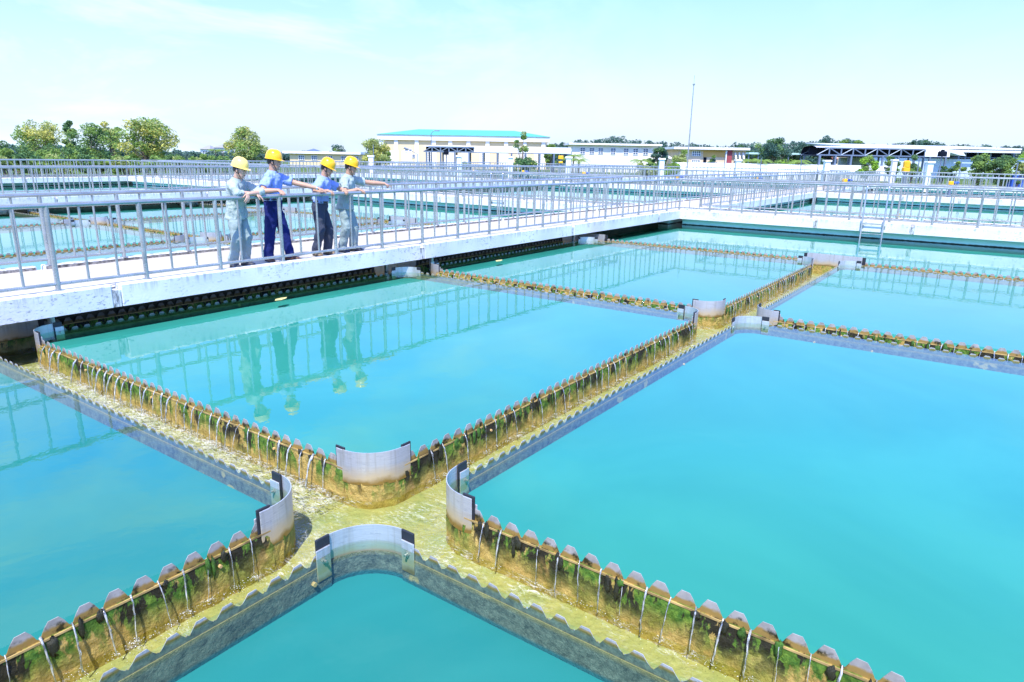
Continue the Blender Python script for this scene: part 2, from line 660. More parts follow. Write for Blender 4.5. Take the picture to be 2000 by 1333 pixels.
WZ, BZ = 0.046, -0.19        # pond surface, depth at which the turbid water stops being clear
RC = 0.30                    # radius of the rounded cell corners


def cell(u0, u1, v0, v1, rnd='0000', bz=-0.10):
    """pond water and its turbid depth for one cell; rnd marks rounded corners (u0v0, u1v0, u1v1, u0v1)"""
    pts = []
    cs = [(u0, v0, 180), (u1, v0, 270), (u1, v1, 0), (u0, v1, 90)]
    for (u, v, a0), r in zip(cs, rnd):
        if r == '1':
            cu = u + RC if u == u0 else u - RC
            cv = v + RC if v == v0 else v - RC
            for k in range(9):
                a = math.radians(a0 + 90 * k / 8)
                pts.append((cu + RC * math.cos(a), cv + RC * math.sin(a)))
        else:
            pts.append((u, v))
    n = len(pts)
    for nm, z, mt in (('pond_water', WZ, POND), ('pond_bed', bz, BED)):
        b = MB().add([(x, y, z) for x, y in pts], [tuple(range(n))])
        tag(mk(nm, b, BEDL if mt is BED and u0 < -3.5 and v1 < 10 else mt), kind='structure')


HWC = 0.28
for (u0, u1, f) in ((-4.0, 2.495, 'L'), (3.055, 9.57, 'M'), (10.13, 16.64, 'M')):
    cell(u0, u1, -6, 2.84, '0010' if f == 'L' else '0011', -0.175 if f == 'L' else (-0.10 if u0 < 5 else -0.06))
    cell(u0, u1, 3.40, 9.45, '0110' if f == 'L' else '1111', -0.125 if f == 'L' else (-0.08 if u0 < 5 else -0.06))
cell(17.2, 23.5, -6, 10.08)
PV = [17.085 - .28, 23.605 - .28, 29.805 - .28]   # near edges of the launders across the pond behind the walkway
for (u0, u1, f) in ((-1.0, 9.57, 'L'), (10.13, 16.64, 'M')):
    cell(u0, u1, 11.2, PV[0], '0010' if f == 'L' else '0011')
    cell(u0, u1, PV[0] + .56, PV[1], '0110' if f == 'L' else '1111')
    cell(u0, u1, PV[1] + .56, PV[2], '0110' if f == 'L' else '1111')
cell(17.2, 23.5, 11.2, 30.2)
for (a, b_) in ((24.7, 44.0), (45.2, 64.5)):
    for (c, d) in ((-8, 9.9), (11.2, 29.5), (30.8, 49.1)):
        cell(a - 0.3, b_ + 0.3, c, d + 0.2)
cell(-4, 23.5, 30.8, 49.1)


# ------------------------------------------------------------------ walkways
def kerb_runs(a, b, gaps):
    runs, s = [], a
    for gp_ in sorted(gaps):
        if a + 0.3 < gp_ < b - 0.3:
            runs.append((s, gp_ - 0.05)); s = gp_ + 0.05
    runs.append((s, b))
    return runs


def walkway(axis, a, b, w0, w1, ov0=0.55, ov1=0.55, dark0=False, gaps=(), inner0=None):
    """a..b along, w0..w1 across; ov = overhang of the slab over the wall under it"""
    def bx(m, s0, s1, t0, t1, z0, z1, mi=0, ch=0):
        f = (m.cbox if ch else m.box)
        args = (s0, s1, t0, t1, z0, z1) if axis == 'x' else (t0, t1, s0, s1, z0, z1)
        f(*args, ch, mi) if ch else f(*args, mi)
    m = MB()
    bx(m, a, b, w0 + 0.16, w1 - 0.16, SLABZ + 0.01, DECKZ)
    o = tag(mk('walkway', m, DECK), kind='structure')
    for t0, t1, gg in ((w0, w0 + 0.16, gaps), (w1 - 0.16, w1, gaps)):
        k = MB()
        for s0, s1 in kerb_runs(a, b, gg):
            bx(k, s0, s1, t0, t1, SLABZ, KERBZ, 0, 0.018)
        # lower part under each drain gap, and the black mould on the deck side of the far kerb
        for x in gg:
            if a + 0.3 < x < b - 0.3:
                bx(k, x - 0.052, x + 0.052, t0 + 0.004, t1 - 0.004, SLABZ, DECKZ - 0.02, 1)
        if t0 > w0:
            rr = random.Random(int(a * 7 + w0))
            for s0, s1 in kerb_runs(a, b, gg):
                bx(k, s0 + 0.02, s1 - 0.02, t0 - 0.006, t0 - 0.001, DECKZ - 0.01, KERBZ - 0.012, 2)
        mk('kerb', k, [CONC, KSTREAK, KERBST], o)
    wl = MB()
    bx(wl, a, b, w0 + ov0, w1 - ov1, -1.2, SLABZ)
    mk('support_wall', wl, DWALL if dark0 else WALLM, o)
    return o


def mat_kstreak():
    m, g = M_('drain_stain')
    v = g.coords((1, 1, 0.35))
    c = g.mix(g.ramp(g.noise(v, 22, 6, 0.75), 0.38, 0.60), (0.10, 0.11, 0.11), (0.74, 0.75, 0.74))
    finish(g, c, 0.9)
    return m


KSTREAK = mat_kstreak()
G1 = [-1.5, 4.08, 9.9, 15.7, 21.2, 29, 36, 52, 58]
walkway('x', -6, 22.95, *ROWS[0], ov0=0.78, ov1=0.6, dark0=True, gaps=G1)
walkway('x', 22.95, 66.2, *ROWS[0], ov0=0.4, ov1=0.4, gaps=G1)
for r in ROWS[1:]:
    walkway('x', -6, 66.2, *r, ov0=1.25 if r is ROWS[1] else 0.6, ov1=0.6, gaps=[3, 11, 17, 30, 38, 50, 57])
for c in COLS:
    walkway('y', -8.5, 9.30, *c, ov0=0.28, ov1=0.28, gaps=[-2.5, 2.2, 4.85])
    walkway('y', 11.80, 28.9, *c, ov0=0.28, ov1=0.28, gaps=[15, 20.5, 25])
    walkway('y', 31.4, 48.5, *c, ov0=0.28, ov1=0.28, gaps=[36, 43])
tag(mk('walkway', MB().box(-2.4, 0.02, -8.5, 9.25, 0.24, 0.5), DECK), kind='structure')


# ------------------------------------------------------------------ railings
def tube_mesh(name, h, r, n=10):
    return MB().tube([(0, 0, 0), (0, 0, h)], r, n).mesh(name, RAIL, 60)


POSTM = MB().tube([(0, 0, 0), (0, 0, 1.035)], 0.030, 10)
POSTM.tube([(0, 0, 0), (0, 0, 0.012)], 0.06, 10)
POSTM = POSTM.mesh('post', RAIL, 60)
BALM = tube_mesh('baluster', 0.955, 0.0165, 8)
RZ = 1.595          # height of the handrail axis
BRZ = 0.640


def railing(axis, a, b, c, label, group, phase=None, n_step=1.0935):
    st = (b - a) / max(1, round((b - a) / n_step))
    xs = [a + i * st for i in range(int(round((b - a) / st)) + 1)]
    if phase is not None:
        st = n_step
        xs = [phase + i * st for i in range(-200, 200) if a <= phase + i * st <= b]
    mid = (a + b) / 2
    loc = (mid, c, KERBZ) if axis == 'x' else (c, mid, KERBZ)
    root = thing('railing', loc, label, 'railing', group)
    P = (lambda s, z: (s, c, z)) if axis == 'x' else (lambda s, z: (c, s, z))
    mk('top_rail', MB().tube([P(a, RZ), P(b, RZ)], 0.032, 12), RAIL, root, 60)
    mk('bottom_rail', MB().tube([P(a, BRZ), P(b, BRZ)], 0.022, 10), RAIL, root, 60)

    def put(nm, me, s, z):
        o = bpy.data.objects.new(nm, me)
        COL.objects.link(o)
        o.parent = root
        o.location = (s - mid, 0, z - KERBZ) if axis == 'x' else (0, s - mid, z - KERBZ)
    for i, x in enumerate(xs):
        put('post', POSTM, x, KERBZ - 0.003)
        if x + st <= b + 0.01 or phase is not None:
            for k in (1, 2):
                q = x + st * k / 3
                if q < b - 0.05:
                    put('baluster', BALM, q, BRZ)
    return root


RG = 'grey pipe railings along the walkways'
IN = 0.11
railing('x', -3.0, 22.95 + IN, ROWS[0][0] + IN, 'grey pipe railing the four men in yellow helmets lean on', RG, phase=3.450)
railing('x', -3.0, 22.95 + IN, ROWS[0][1] - IN, 'grey pipe railing behind the four men, on the far kerb of their walkway', RG, phase=3.13)
railing('y', -8.0, 9.30 + IN, COLS[0][0] + IN, 'grey pipe railing over the pond ladder, with the ladder hoops against it', RG, phase=7.2)
railing('y', -8.0, 9.30 + IN, COLS[0][1] - IN, 'grey pipe railing just behind the one with the pond ladder, beside the right pond', RG)
row_names = ['the men\'s walkway', 'the second long walkway', 'the farthest long walkway']
row_cells = [[(25.19, 43.51), (45.64, 66.1)], [(1.5, 22.95 + IN), (25.19, 43.51), (45.64, 66.1)], [(1.5, 22.95 + IN), (25.19, 43.51), (45.64, 66.1)]]
cellname = {0: 'left stretch before the first crossing', 1: 'middle stretch after the first crossing', 2: 'far end stretch after the second crossing'}
for ri, (w0, w1) in enumerate(ROWS):
    cs = row_cells[ri]
    for ci, (a, b) in enumerate(cs):
        cn = cellname[ci + (1 if ri == 0 else 0)]
        for side, c in (('near', w0 + IN), ('far', w1 - IN)):
            railing('x', a, b, c, f'{side} railing of {row_names[ri]}, {cn}', RG)
col_names = ['the first cross walkway', 'the second cross walkway', 'the last cross walkway']
rowgaps = [(-8.0, 9.41, 'right of the long walkway'), (11.69, 29.01, 'left of the men\'s walkway'), (31.29, 48.61, 'beyond the second long walkway')]
for ci, (w0, w1) in enumerate(COLS):
    for gi, (a, b, gn) in enumerate(rowgaps):
        if ci == 0 and gi == 0:
            continue
        for side, c in (('near', w0 + IN), ('far', w1 - IN)):
            railing('y', a, b, c, f'{side} railing of {col_names[ci]}, {gn}', RG)


# ------------------------------------------------------------------ ladders into the ponds
def ladder(x, y0, y1, label):
    root = thing('pool_ladder', (x, (y0 + y1) / 2, 0.0), label, 'ladder', 'ladders into the ponds')
    for y in (y0, y1):
        m = MB().tube([(x + 0.16, y, 1.57), (x + 0.10, y, 1.615), (x + 0.03, y, 1.60), (x, y, 1.53), (x, y, -0.9)], 0.024, 10)
        mk('side_rail', m, RAIL, root, 60)
        mk('bracket', MB().box(x + 0.0, x + 0.062, y - 0.012, y + 0.012, 0.385, 0.43).box(x + 0.05, x + 0.062, y - 0.05, y + 0.05, 0.36, 0.455), RAIL, root)
    for z in (0.50, 0.20, -0.10):
        mk('rung', MB().tube([(x, y0, z), (x, y1, z)], 0.014, 8), RAIL, root, 60)


ladder(22.89, 2.94, 3.52, 'steel ladder going down into the pond at right, below the cross walkway')
ladder(22.89, 17.0, 17.6, 'steel ladder seen through the railing behind the pointing man')


# ------------------------------------------------------------------ launders (overflow channels)
HW = 0.28
PITCH = 0.14
LG = 'overflow channels with notched weirs'


def weir_strip(m, P, s0, s1, t, th, zoff=0.0, outer=True):
    """saw-tooth plate along s, between t and t+th"""
    n = max(1, int((s1 - s0) / PITCH))
    pad = ((s1 - s0) - n * PITCH) / 2
    prof = [(0, -0.006), (0.010, 0.004), (0.026, 0.038), (0.047, 0.068), (0.093, 0.070), (0.114, 0.038), (0.130, 0.004), (0.14, -0.006)]

    def piece(pts):
        k = len(pts)
        a = [P(s, t, z) for s, z in pts] + [P(s, t + th, z) for s, z in pts]
        m.add(a, [tuple(range(k))], 0 if outer else 1)
        m.add(a, [tuple(reversed(range(k, 2 * k)))], 1 if outer else 0)
        f = [(i, i + k, (i + 1) % k + k, (i + 1) % k) for i in range(k)]
        m.add(a, f)
    if pad > 0.004:
        piece([(s0, -0.10), (s0 + pad, -0.10), (s0 + pad, -0.006), (s0 + max(0.0, pad - 0.03), 0.052), (s0, 0.055)])
        piece([(s1 - pad, -0.10), (s1, -0.10), (s1, 0.055), (s1 - max(0.0, pad - 0.03), 0.052), (s1 - pad, -0.006)])
    for i in range(n):
        b = s0 + pad + i * PITCH
        pts = [(b, -0.10), (b + PITCH, -0.10)] + [(b + x, max(z, zoff + random.uniform(-.006, .004)) + random.uniform(-.002, .002)) for x, z in reversed(prof)]
        piece(pts)
    return [s0 + pad + i * PITCH for i in range(n + 1)]


jets = MB()
foam = MB()


def blob(m, c, r, sq=1.0):
    # low octahedral bubble
    v = [(r, 0, 0), (-r, 0, 0), (0, r, 0), (0, -r, 0), (0, 0, r * sq), (0, 0, -r * sq)]
    m.add([(c[0] + x, c[1] + y, c[2] + z) for x, y, z in v],
          [(0, 2, 4), (2, 1, 4), (1, 3, 4), (3, 0, 4), (2, 0, 5), (1, 2, 5), (3, 1, 5), (0, 3, 5)])


CHZ = -0.245


def launder(axis, c, s0, s1, label, jet=1.0, mossy=0.5, detail=True, shaded=False, foamy=1.0):
    P = (lambda s, t, z: (s, c + t, z)) if axis == 'x' else (lambda s, t, z: (c + t, s, z))
    mid = (s0 + s1) / 2
    root = thing('overflow_channel', P(mid, 0, -0.4), label, 'channel', LG)

    def bx(m, a0, a1, t0, t1, z0, z1, mi=0):
        p, q = P(a0, t0, z0), P(a1, t1, z1)
        m.box(min(p[0], q[0]), max(p[0], q[0]), min(p[1], q[1]), max(p[1], q[1]), z0, z1, mi)
    crust = CRUSTD if mossy > 0.6 else CRUST
    for sg in (1, -1):
        w = MB()
        i0, i1 = sorted((sg * (HW - 0.012), sg * HW))
        bx(w, s0, s1, i0, i1, -0.50, -0.010)
        # inner crust face, subdivided and roughened
        n = max(2, int((s1 - s0) / 0.035)) if detail else 2
        rows = [-0.012, -0.05, -0.09, -0.13, -0.18, -0.23, -0.29, -0.42]
        vs, fs = [], []
        for i in range(n + 1):
            s = s0 + (s1 - s0) * i / n
            for z in rows:
                d = 0.014 + (random.random() ** 2 * 0.012 if detail and z < -0.02 else 0)
                vs.append(P(s, sg * (HW - d), z))
        k = len(rows)
        for i in range(n):
            for j in range(k - 1):
                fs.append((i * k + j, i * k + j + 1, (i + 1) * k + j + 1, (i + 1) * k + j))
        w.add(vs, fs, 1)
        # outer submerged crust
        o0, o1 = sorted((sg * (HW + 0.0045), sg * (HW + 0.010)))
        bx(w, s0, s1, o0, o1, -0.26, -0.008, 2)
        # ochre lip
        l0, l1 = sorted((sg * (HW - 0.019), sg * (HW - 0.012)))
        bx(w, s0 + 0.01, s1 - 0.01, l0, l1, -0.017, -0.006, 3)
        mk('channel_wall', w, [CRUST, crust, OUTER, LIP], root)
        pl = MB()
        t0 = HW if sg > 0 else -HW - 0.004
        notches = weir_strip(pl, P, s0, s1, t0, 0.004, -0.02 if sg > 0 else 0.022, sg > 0)
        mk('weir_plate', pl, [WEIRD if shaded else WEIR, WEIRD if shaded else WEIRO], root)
        # stubs of the adjusting bolts on the crust
        if detail:
            bo = MB()
            for x in [q for q in notches[1:-1] if random.random() < 0.05]:
                a, b = P(x + 0.07, sg * (HW - 0.008), -0.075), P(x + 0.07, sg * (HW - 0.034), -0.075)
                bo.tube([a, b], 0.011, 7)
                a, b = P(x + 0.02, sg * (HW + 0.006), -0.09), P(x + 0.02, sg * (HW + 0.03), -0.09)
                bo.tube([a, b], 0.014, 7)
            mk('bolt', bo, OCHRE, root, 50, kind='stuff')
        if detail and sg > 0:
            md, mg = MB(), MB()
            for x in notches[1:-1]:
                for _ in range(4):
                    if random.random() < mossy * 0.26:
                        h = random.uniform(0.02, 0.07)
                        mm = md if random.random() < 0.55 else mg
                        xx = x + random.uniform(-0.05, 0.05)
                        cc = P(xx, sg * (HW - 0.022), -0.005 - h * random.uniform(0.5, 1.1))
                        sx, sy = random.uniform(0.008, 0.03), random.uniform(0.004, 0.008)
                        rx, ry = (sx, sy) if axis == 'x' else (sy, sx)
                        mm.ell(cc, rx, ry, h, None, 9, 7, 0, 0.38)
            if md.v:
                mk('slime', md, MOSSD, root, 180, kind='stuff')
            if mg.v:
                mk('moss', mg, MOSSG, root, 180, kind='stuff')
        if jet > 0:
            for x in notches:
                if not s0 + 0.10 < x < s1 - 0.10:
                    continue
                if random.random() < (0.04 if jet > .9 else 0.22):
                    continue
                d = random.uniform(0.02, 0.10) * jet
                r = random.uniform(0.0022, 0.0075) * (1.0 if jet > .9 else 0.60)
                dx = random.uniform(-0.028, 0.028)
                pts, rad = [], []
                st0 = 0.010
                zt = random.uniform(0.004, 0.012)
                for k in range(8):
                    q = k / 7
                    pts.append(P(x + dx * q + random.uniform(-.002, .002), sg * (HW + st0 - 0.02 - d * q ** 0.55 - st0 * min(1, q * 6)), zt + 0.004 - (zt - CHZ + 0.01) * q))
                    rad.append(r * (1.5 - 0.7 * q + random.uniform(-.25, .25)))
                jets.tube(pts, rad, 6)
                # a second thread
                if random.random() < 0.45:
                    pts2 = [(p[0] + random.uniform(-.006, .006), p[1] + random.uniform(-.006, .006), p[2]) for p in pts]
                    jets.tube(pts2, [a * 0.6 for a in rad], 5)
                if sg > 0 or random.random() < 0.5:
                    cx, cy, _ = pts[-1]
                    for _ in range(int(random.uniform(14, 46) * foamy)):
                        rr = abs(random.gauss(0, 0.055))
                        an = random.uniform(0, 2 * PI)
                        blob(foam, (cx + rr * math.cos(an), cy + rr * math.sin(an), CHZ + random.uniform(0, 0.006)), random.uniform(0.0010, 0.0034), 0.6)
    fl = MB()
    bx(fl, s0, s1, -HW, HW, -0.52, -0.305)
    mk('channel_floor', fl, CFLOOR, root)
    wv = MB()
    n = max(1, int((s1 - s0) / 0.5))
    p = [P(s0, -HW + 0.012, CHZ), P(s1, -HW + 0.012, CHZ), P(s1, HW - 0.012, CHZ), P(s0, HW - 0.012, CHZ)]
    wv.add(p, [(0, 1, 2, 3)] if axis == 'x' else [(3, 2, 1, 0)])
    tag(mk('channel_water', wv, CHANF if foamy > 2.5 else CHAN), kind='structure')
    return root


LIP = plain('ochre_lip', (0.40, 0.28, 0.10), 0.7, 0.0, 0.65, 7)
OCHRE = plain('ochre_bolt', (0.62, 0.40, 0.16), 0.7, 0, 0.3, 40)
JH = HW + RC - 0.003


def guard(cx, cy, qx, qy, label):
    """curved guard sheet: arc centre (cx,cy), bulging towards (qx,qy) signs"""
    root = thing('curved_guard', (cx + qx * RC * 0.7, cy + qy * RC * 0.7, -0.1), label, 'guard plate', 'curved guard plates at the channel crossings')
    N_ = 18
    z0, z1, th = -0.115, 0.145, 0.006
    vs, fs = [], []
    for i in range(N_ + 1):
        a = PI / 2 * i / N_
        for r in (RC + 0.012, RC + 0.012 + th):
            x, y = cx + qx * r * math.cos(a), cy + qy * r * math.sin(a)
            vs += [(x, y, z0), (x, y, z1)]
    for i in range(N_):
        o, p = i * 4, (i + 1) * 4
        fs += [(o, p, p + 1, o + 1), (o + 2, o + 3, p + 3, p + 2), (o + 1, p + 1, p + 3, o + 3), (o, o + 2, p + 2, p)]
    fs += [(0, 1, 3, 2), (N_ * 4, N_ * 4 + 2, N_ * 4 + 3, N_ * 4 + 1)]
    mk('guard_sheet', MB().add(vs, fs), SHEET, root, 40)
    # clamped ends: rubber, clamp plate and bolt, on the pond side
    for end in (0, 1):
        def bxx(a0, a1, r0, r1, zz0, zz1, m):
            # a: distance beyond the arc end; r: radial position
            if end == 0:
                xs = sorted((cx + qx * r0, cx + qx * r1)); ys = sorted((cy - qy * a0, cy - qy * a1))
            else:
                ys = sorted((cy + qy * r0, cy + qy * r1)); xs = sorted((cx - qx * a0, cx - qx * a1))
            return m.cbox(xs[0], xs[1], ys[0], ys[1], zz0, zz1, 0.003)
        r0 = RC + 0.012
        mk('rubber_gasket', bxx(-0.012, 0.085, r0 - 0.016, r0 - 0.002, -0.11, 0.157, MB()), RUBBER, root)
        mk('clamp_plate', bxx(-0.004, 0.095, r0 - 0.027, r0 - 0.017, -0.10, 0.098, MB()), SHEET, root)
        mk('guard_flange', bxx(-0.002, 0.07, r0 - 0.001, r0 + th, -0.115, 0.143, MB()), SHEET, root)
        bm = MB()
        rr = r0 - 0.027
        if end == 0:
            p = Vector((cx + qx * rr, cy - qy * 0.05, 0.025)); d = Vector((-qx, 0, 0))
        else:
            p = Vector((cx - qx * 0.05, cy + qy * rr, 0.025)); d = Vector((0, -qy, 0))
        bm.tube([p, p + d * 0.012], 0.016, 6)
        bm.tube([p + d * 0.012, p + d * 0.03], 0.008, 8)
        mk('bolt', bm, BOLT, root)
    return root


def junction(cx, cy, corners, flat, label, names, flat_label=None):
    """crossing box; corners: list of (qx,qy) sign of the pond cell as seen from the centre; flat: sides closed by a wide plate"""
    root = thing('channel_crossing', (cx, cy, -0.4), label, 'channel crossing', 'crossings of the overflow channels')
    fl = MB().box(cx - JH, cx + JH, cy - JH, cy + JH, -0.525, -0.308)
    mk('channel_floor', fl, CFLOOR, root)
    for (sx, sy), nm in zip(corners, names):
        ax, ay = cx + sx * (HW + RC), cy + sy * (HW + RC)
        w = MB()
        N_ = 20
        rows = [-0.10, -0.15, -0.2, -0.25, -0.3, -0.42, -0.5]
        vs, fs = [], []
        for i in range(N_ + 1):
            a = PI / 2 * i / N_
            for z in rows:
                r = RC + 0.012 + random.random() ** 2 * 0.012
                vs.append((ax - sx * r * math.cos(a), ay - sy * r * math.sin(a), z))
        k = len(rows)
        for i in range(N_):
            for j in range(k - 1):
                fs.append((i * k + j, i * k + j + 1, (i + 1) * k + j + 1, (i + 1) * k + j))
        w.add(vs, fs, 0)
        # pond side skin of the curved wall
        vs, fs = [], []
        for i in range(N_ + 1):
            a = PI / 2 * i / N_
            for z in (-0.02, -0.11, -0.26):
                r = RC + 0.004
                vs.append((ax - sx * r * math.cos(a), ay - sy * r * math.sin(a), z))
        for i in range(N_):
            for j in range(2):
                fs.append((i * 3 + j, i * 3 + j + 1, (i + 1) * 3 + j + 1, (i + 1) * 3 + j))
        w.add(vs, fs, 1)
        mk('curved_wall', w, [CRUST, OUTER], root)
        guard(ax, ay, -sx, -sy, nm)
    for (dx, dy) in flat:
        w, pl = MB(), thing('end_plate', (cx + dx * HW, cy + dy * HW, -0.1), flat_label, 'end plate', 'flat plates closing the channel ends')
        L = JH + 0.02
        if dx:
            x0, x1 = sorted((cx + dx * HW, cx + dx * (HW + 0.006)))
            mk('sheet', MB().box(x0, x1, cy - L, cy + L, -0.10, 0.175), SHEET, pl)
            for s in (-1, 1):
                ys = sorted((cy + s * L, cy + s * (L + 0.07)))
                mk('rubber_gasket', MB().box(x0 - 0.004, x1 + 0.004, ys[0], ys[1], -0.1, 0.165), RUBBER, pl)
            w.box(x0, x1, cy - L, cy + L, -0.5, -0.105)
        else:
            y0, y1 = sorted((cy + dy * HW, cy + dy * (HW + 0.006)))
            mk('sheet', MB().box(cx - L, cx + L, y0, y1, -0.10, 0.175), SHEET, pl)
            for s in (-1, 1):
                xs = sorted((cx + s * L, cx + s * (L + 0.07)))
                mk('rubber_gasket', MB().box(xs[0], xs[1], y0 - 0.004, y1 + 0.004, -0.1, 0.165), RUBBER, pl)
            w.box(cx - L, cx + L, y0, y1, -0.5, -0.105)
        mk('channel_wall', w, CRUST, root)
    wv = MB().add([(cx - JH, cy - JH, CHZ - 0.002), (cx + JH, cy - JH, CHZ - 0.002), (cx + JH, cy + JH, CHZ - 0.002), (cx - JH, cy + JH, CHZ - 0.002)], [(0, 1, 2, 3)])
    tag(mk('channel_water', wv, CHAN), kind='structure')
    return root


UC = [2.775, 9.85, 16.92]
VC = [3.12, 9.73]
ALL4 = [(1, 1), (1, -1), (-1, 1), (-1, -1)]
junction(UC[0], VC[0], ALL4, [], 'large channel crossing in the foreground with four curved guards',
         ['foreground curved guard bulging towards the camera, ochre stained along its base',
          'foreground curved guard on the right of the crossing, open side facing the big right pond',
          'foreground curved guard on the left of the crossing, beside the blue left pond',
          'nearest curved guard, seen from inside with a clamp at each end'])
junction(UC[1], VC[0], ALL4, [], 'second channel crossing, halfway along the channel to the far end plate',
         ['curved guard at the second crossing with grey smudges, bulging towards the camera',
          'curved guard at the second crossing, tall one at the right end of the channel',
          'curved guard at the second crossing, on the side of the pond reflecting the men',
          'curved guard at the second crossing, low wide one seen from inside'])
junction(UC[2], VC[0], [(-1, 1), (-1, -1)], [(1, 0)], 'channel crossing at the far end of the foreground channel',
         ['curved guard left of the wide flat plate at the far end', 'curved guard before the right half of the wide flat plate at the far end'],
         'wide flat steel plate closing the far end of the channel')
wn = [['shaded curved guard under the walkway at far left, left of the foaming channel', 'curved guard against the walkway at far left, where the foaming channel begins'],
      ['curved guard under the walkway edge, left of the middle channel', 'curved guard under the walkway edge, right of the middle channel'],
      ['curved guard under the walkway edge, beside the farthest channel']]
for i, u in enumerate(UC):
    nm = ['leftmost', 'middle', 'farthest'][i]
    cs = [(-1, -1), (1, -1)] if i < 2 else [(-1, -1)]
    junction(u, VC[1], cs, [(0, 1)] if i < 2 else [(0, 1), (1, 0)], f'{nm} channel crossing tucked under the edge of the walkway', wn[i],
             f'shaded steel plate under the walkway behind the {nm} crossing')
# channels of the pond in front
launder('x', VC[0], -3.0, UC[0] - JH, 'mossy channel running out of the photo at lower left', 0.55, 0.85, foamy=2.2)
launder('x', VC[0], UC[0] + JH, UC[1] - JH, 'mossy channel between the foreground crossing and the second crossing', 0.6, 0.95, foamy=1.8)
launder('x', VC[0], UC[1] + JH, UC[2] - JH, 'channel from the second crossing to the wide end plate', 0.7, 0.35)
launder('y', UC[0], -5.5, VC[0] - JH, 'channel running out of the photo at the bottom, right of the nearest guard', 0.45, 0.85, foamy=0.8)
launder('y', UC[0], VC[0] + JH, VC[1] - JH, 'foaming channel from the walkway at left down to the foreground crossing', 1.0, 0.3, foamy=3.0)
launder('y', UC[1], -5.5, VC[0] - JH, 'mossy channel from the second crossing out to the right edge', 0.5, 0.8)
launder('y', UC[1], VC[0] + JH, VC[1] - JH, 'channel from the walkway to the second crossing, ochre plates', 0.7, 0.4)
launder('y', UC[2], -5.5, VC[0] - JH, 'farthest channel, right of the wide end plate', 0.4, 0.2, detail=False)
launder('y', UC[2], VC[0] + JH, VC[1] - JH, 'farthest channel, left of the wide end plate', 0.4, 0.2, detail=False)
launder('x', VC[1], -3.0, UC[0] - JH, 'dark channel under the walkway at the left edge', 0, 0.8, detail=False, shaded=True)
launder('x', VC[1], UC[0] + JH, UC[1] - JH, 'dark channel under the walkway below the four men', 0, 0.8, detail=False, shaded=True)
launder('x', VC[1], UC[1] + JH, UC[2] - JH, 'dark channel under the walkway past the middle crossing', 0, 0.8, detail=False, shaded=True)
# channels of the pond behind the men
PC = [p + HW for p in PV]
bn = ['nearer', 'farther', 'last']
for j, v in enumerate(PC):
    for i, u in enumerate(UC[1:]):
        top = j == 2
        cs = list(ALL4)
        if i == 1:
            cs = [c for c in cs if c[0] < 0]
        if top:
            cs = [c for c in cs if c[1] < 0]
        fl = ([(1, 0)] if i == 1 else []) + ([(0, 1)] if top else [])
        place = ('on the left' if i == 0 else 'on the right')
        side = {(1, 1): 'back right', (1, -1): 'front right', (-1, 1): 'back left', (-1, -1): 'front left'}
        junction(u, v, cs, fl, f'{bn[j]} channel crossing of the pond behind the railing, {place}',
                 [f'{side[c]} guard of the {bn[j]} crossing in the far pond, {place}' for c in cs],
                 f'flat plate at the {bn[j]} crossing of the pond behind the railing, {place}')
    for a, b, nm in ((0.5, UC[1] - JH, 'left stretch'), (UC[1] + JH, UC[2] - JH, 'middle stretch')):
        launder('x', v, a, b, f'{bn[j]} lengthwise channel of the pond behind the railing, {nm}', 0, 0.3, detail=False)
for i, u in enumerate(UC[1:]):
    for j, (a, b) in enumerate(((11.0, PC[0] - JH), (PC[0] + JH, PC[1] - JH), (PC[1] + JH, PC[2] - JH))):
        launder('y', u, a, b, f'cross channel {["at the left", "at the right"][i]} of the pond behind the railing, {["nearest", "middle", "farthest"][j]} stretch', 0, 0.4, detail=False)
tag(mk('falling_water', jets, JET, smooth=180), kind='stuff')
tag(mk('foam', foam, FOAM, smooth=180), kind='stuff')
# hanger posts between the walkway slab and the channel
for i, u in enumerate((UC[0] + 0.62, UC[1] + 0.66, UC[0] - 0.66, UC[1] - 0.62, UC[2] - 0.62)):
    o = mk('hanger_post', MB().cbox(u - 0.035, u + 0.035, 9.60, 9.67, -0.10, SLABZ - 0.002, 0.006).box(u - 0.06, u + 0.06, 9.58, 9.69, SLABZ - 0.014, SLABZ - 0.003), RAIL)
    tag(o, ['short grey hanger post beside the guard at far left under the walkway', 'short grey hanger post right of the middle crossing under the walkway',
            'short hanger post left of the guard at the far left, in the shade', 'short hanger post left of the middle crossing, in the shade',
            'short hanger post beside the farthest crossing under the walkway'][i], 'hanger post', 'hanger posts under the walkway')
# two dry yellow leaves afloat
for (x, y, a, lb) in ((6.35, 9.0, 0.3, 'yellow leaf afloat just off the walkway, below the second man'), (11.9, 8.9, 0.2, 'yellow leaf afloat near the walkway, right of the middle crossing')):
    m = MB()
    L, Wd = 0.15, 0.06
    ps = [(-L, 0), (-L * .4, -Wd), (L * .4, -Wd * .8), (L, 0), (L * .4, Wd * .8), (-L * .4, Wd)]
    vs = [(x + p * math.cos(a) - q * math.sin(a), y + p * math.sin(a) + q * math.cos(a), WZ + 0.003 + abs(q) * 0.02) for p, q in ps]
    m.add(vs + [(p[0], p[1], p[2] + 0.003) for p in vs], [tuple(range(6)), tuple(reversed(range(6, 12)))] + [(i, i + 6, (i + 1) % 6 + 6, (i + 1) % 6) for i in range(6)])
    tag(mk('floating_leaf', m, plain('dry_leaf', (0.62, 0.55, 0.22), 0.7, 0, 0.2, 15)), lb, 'leaf', 'floating leaves')
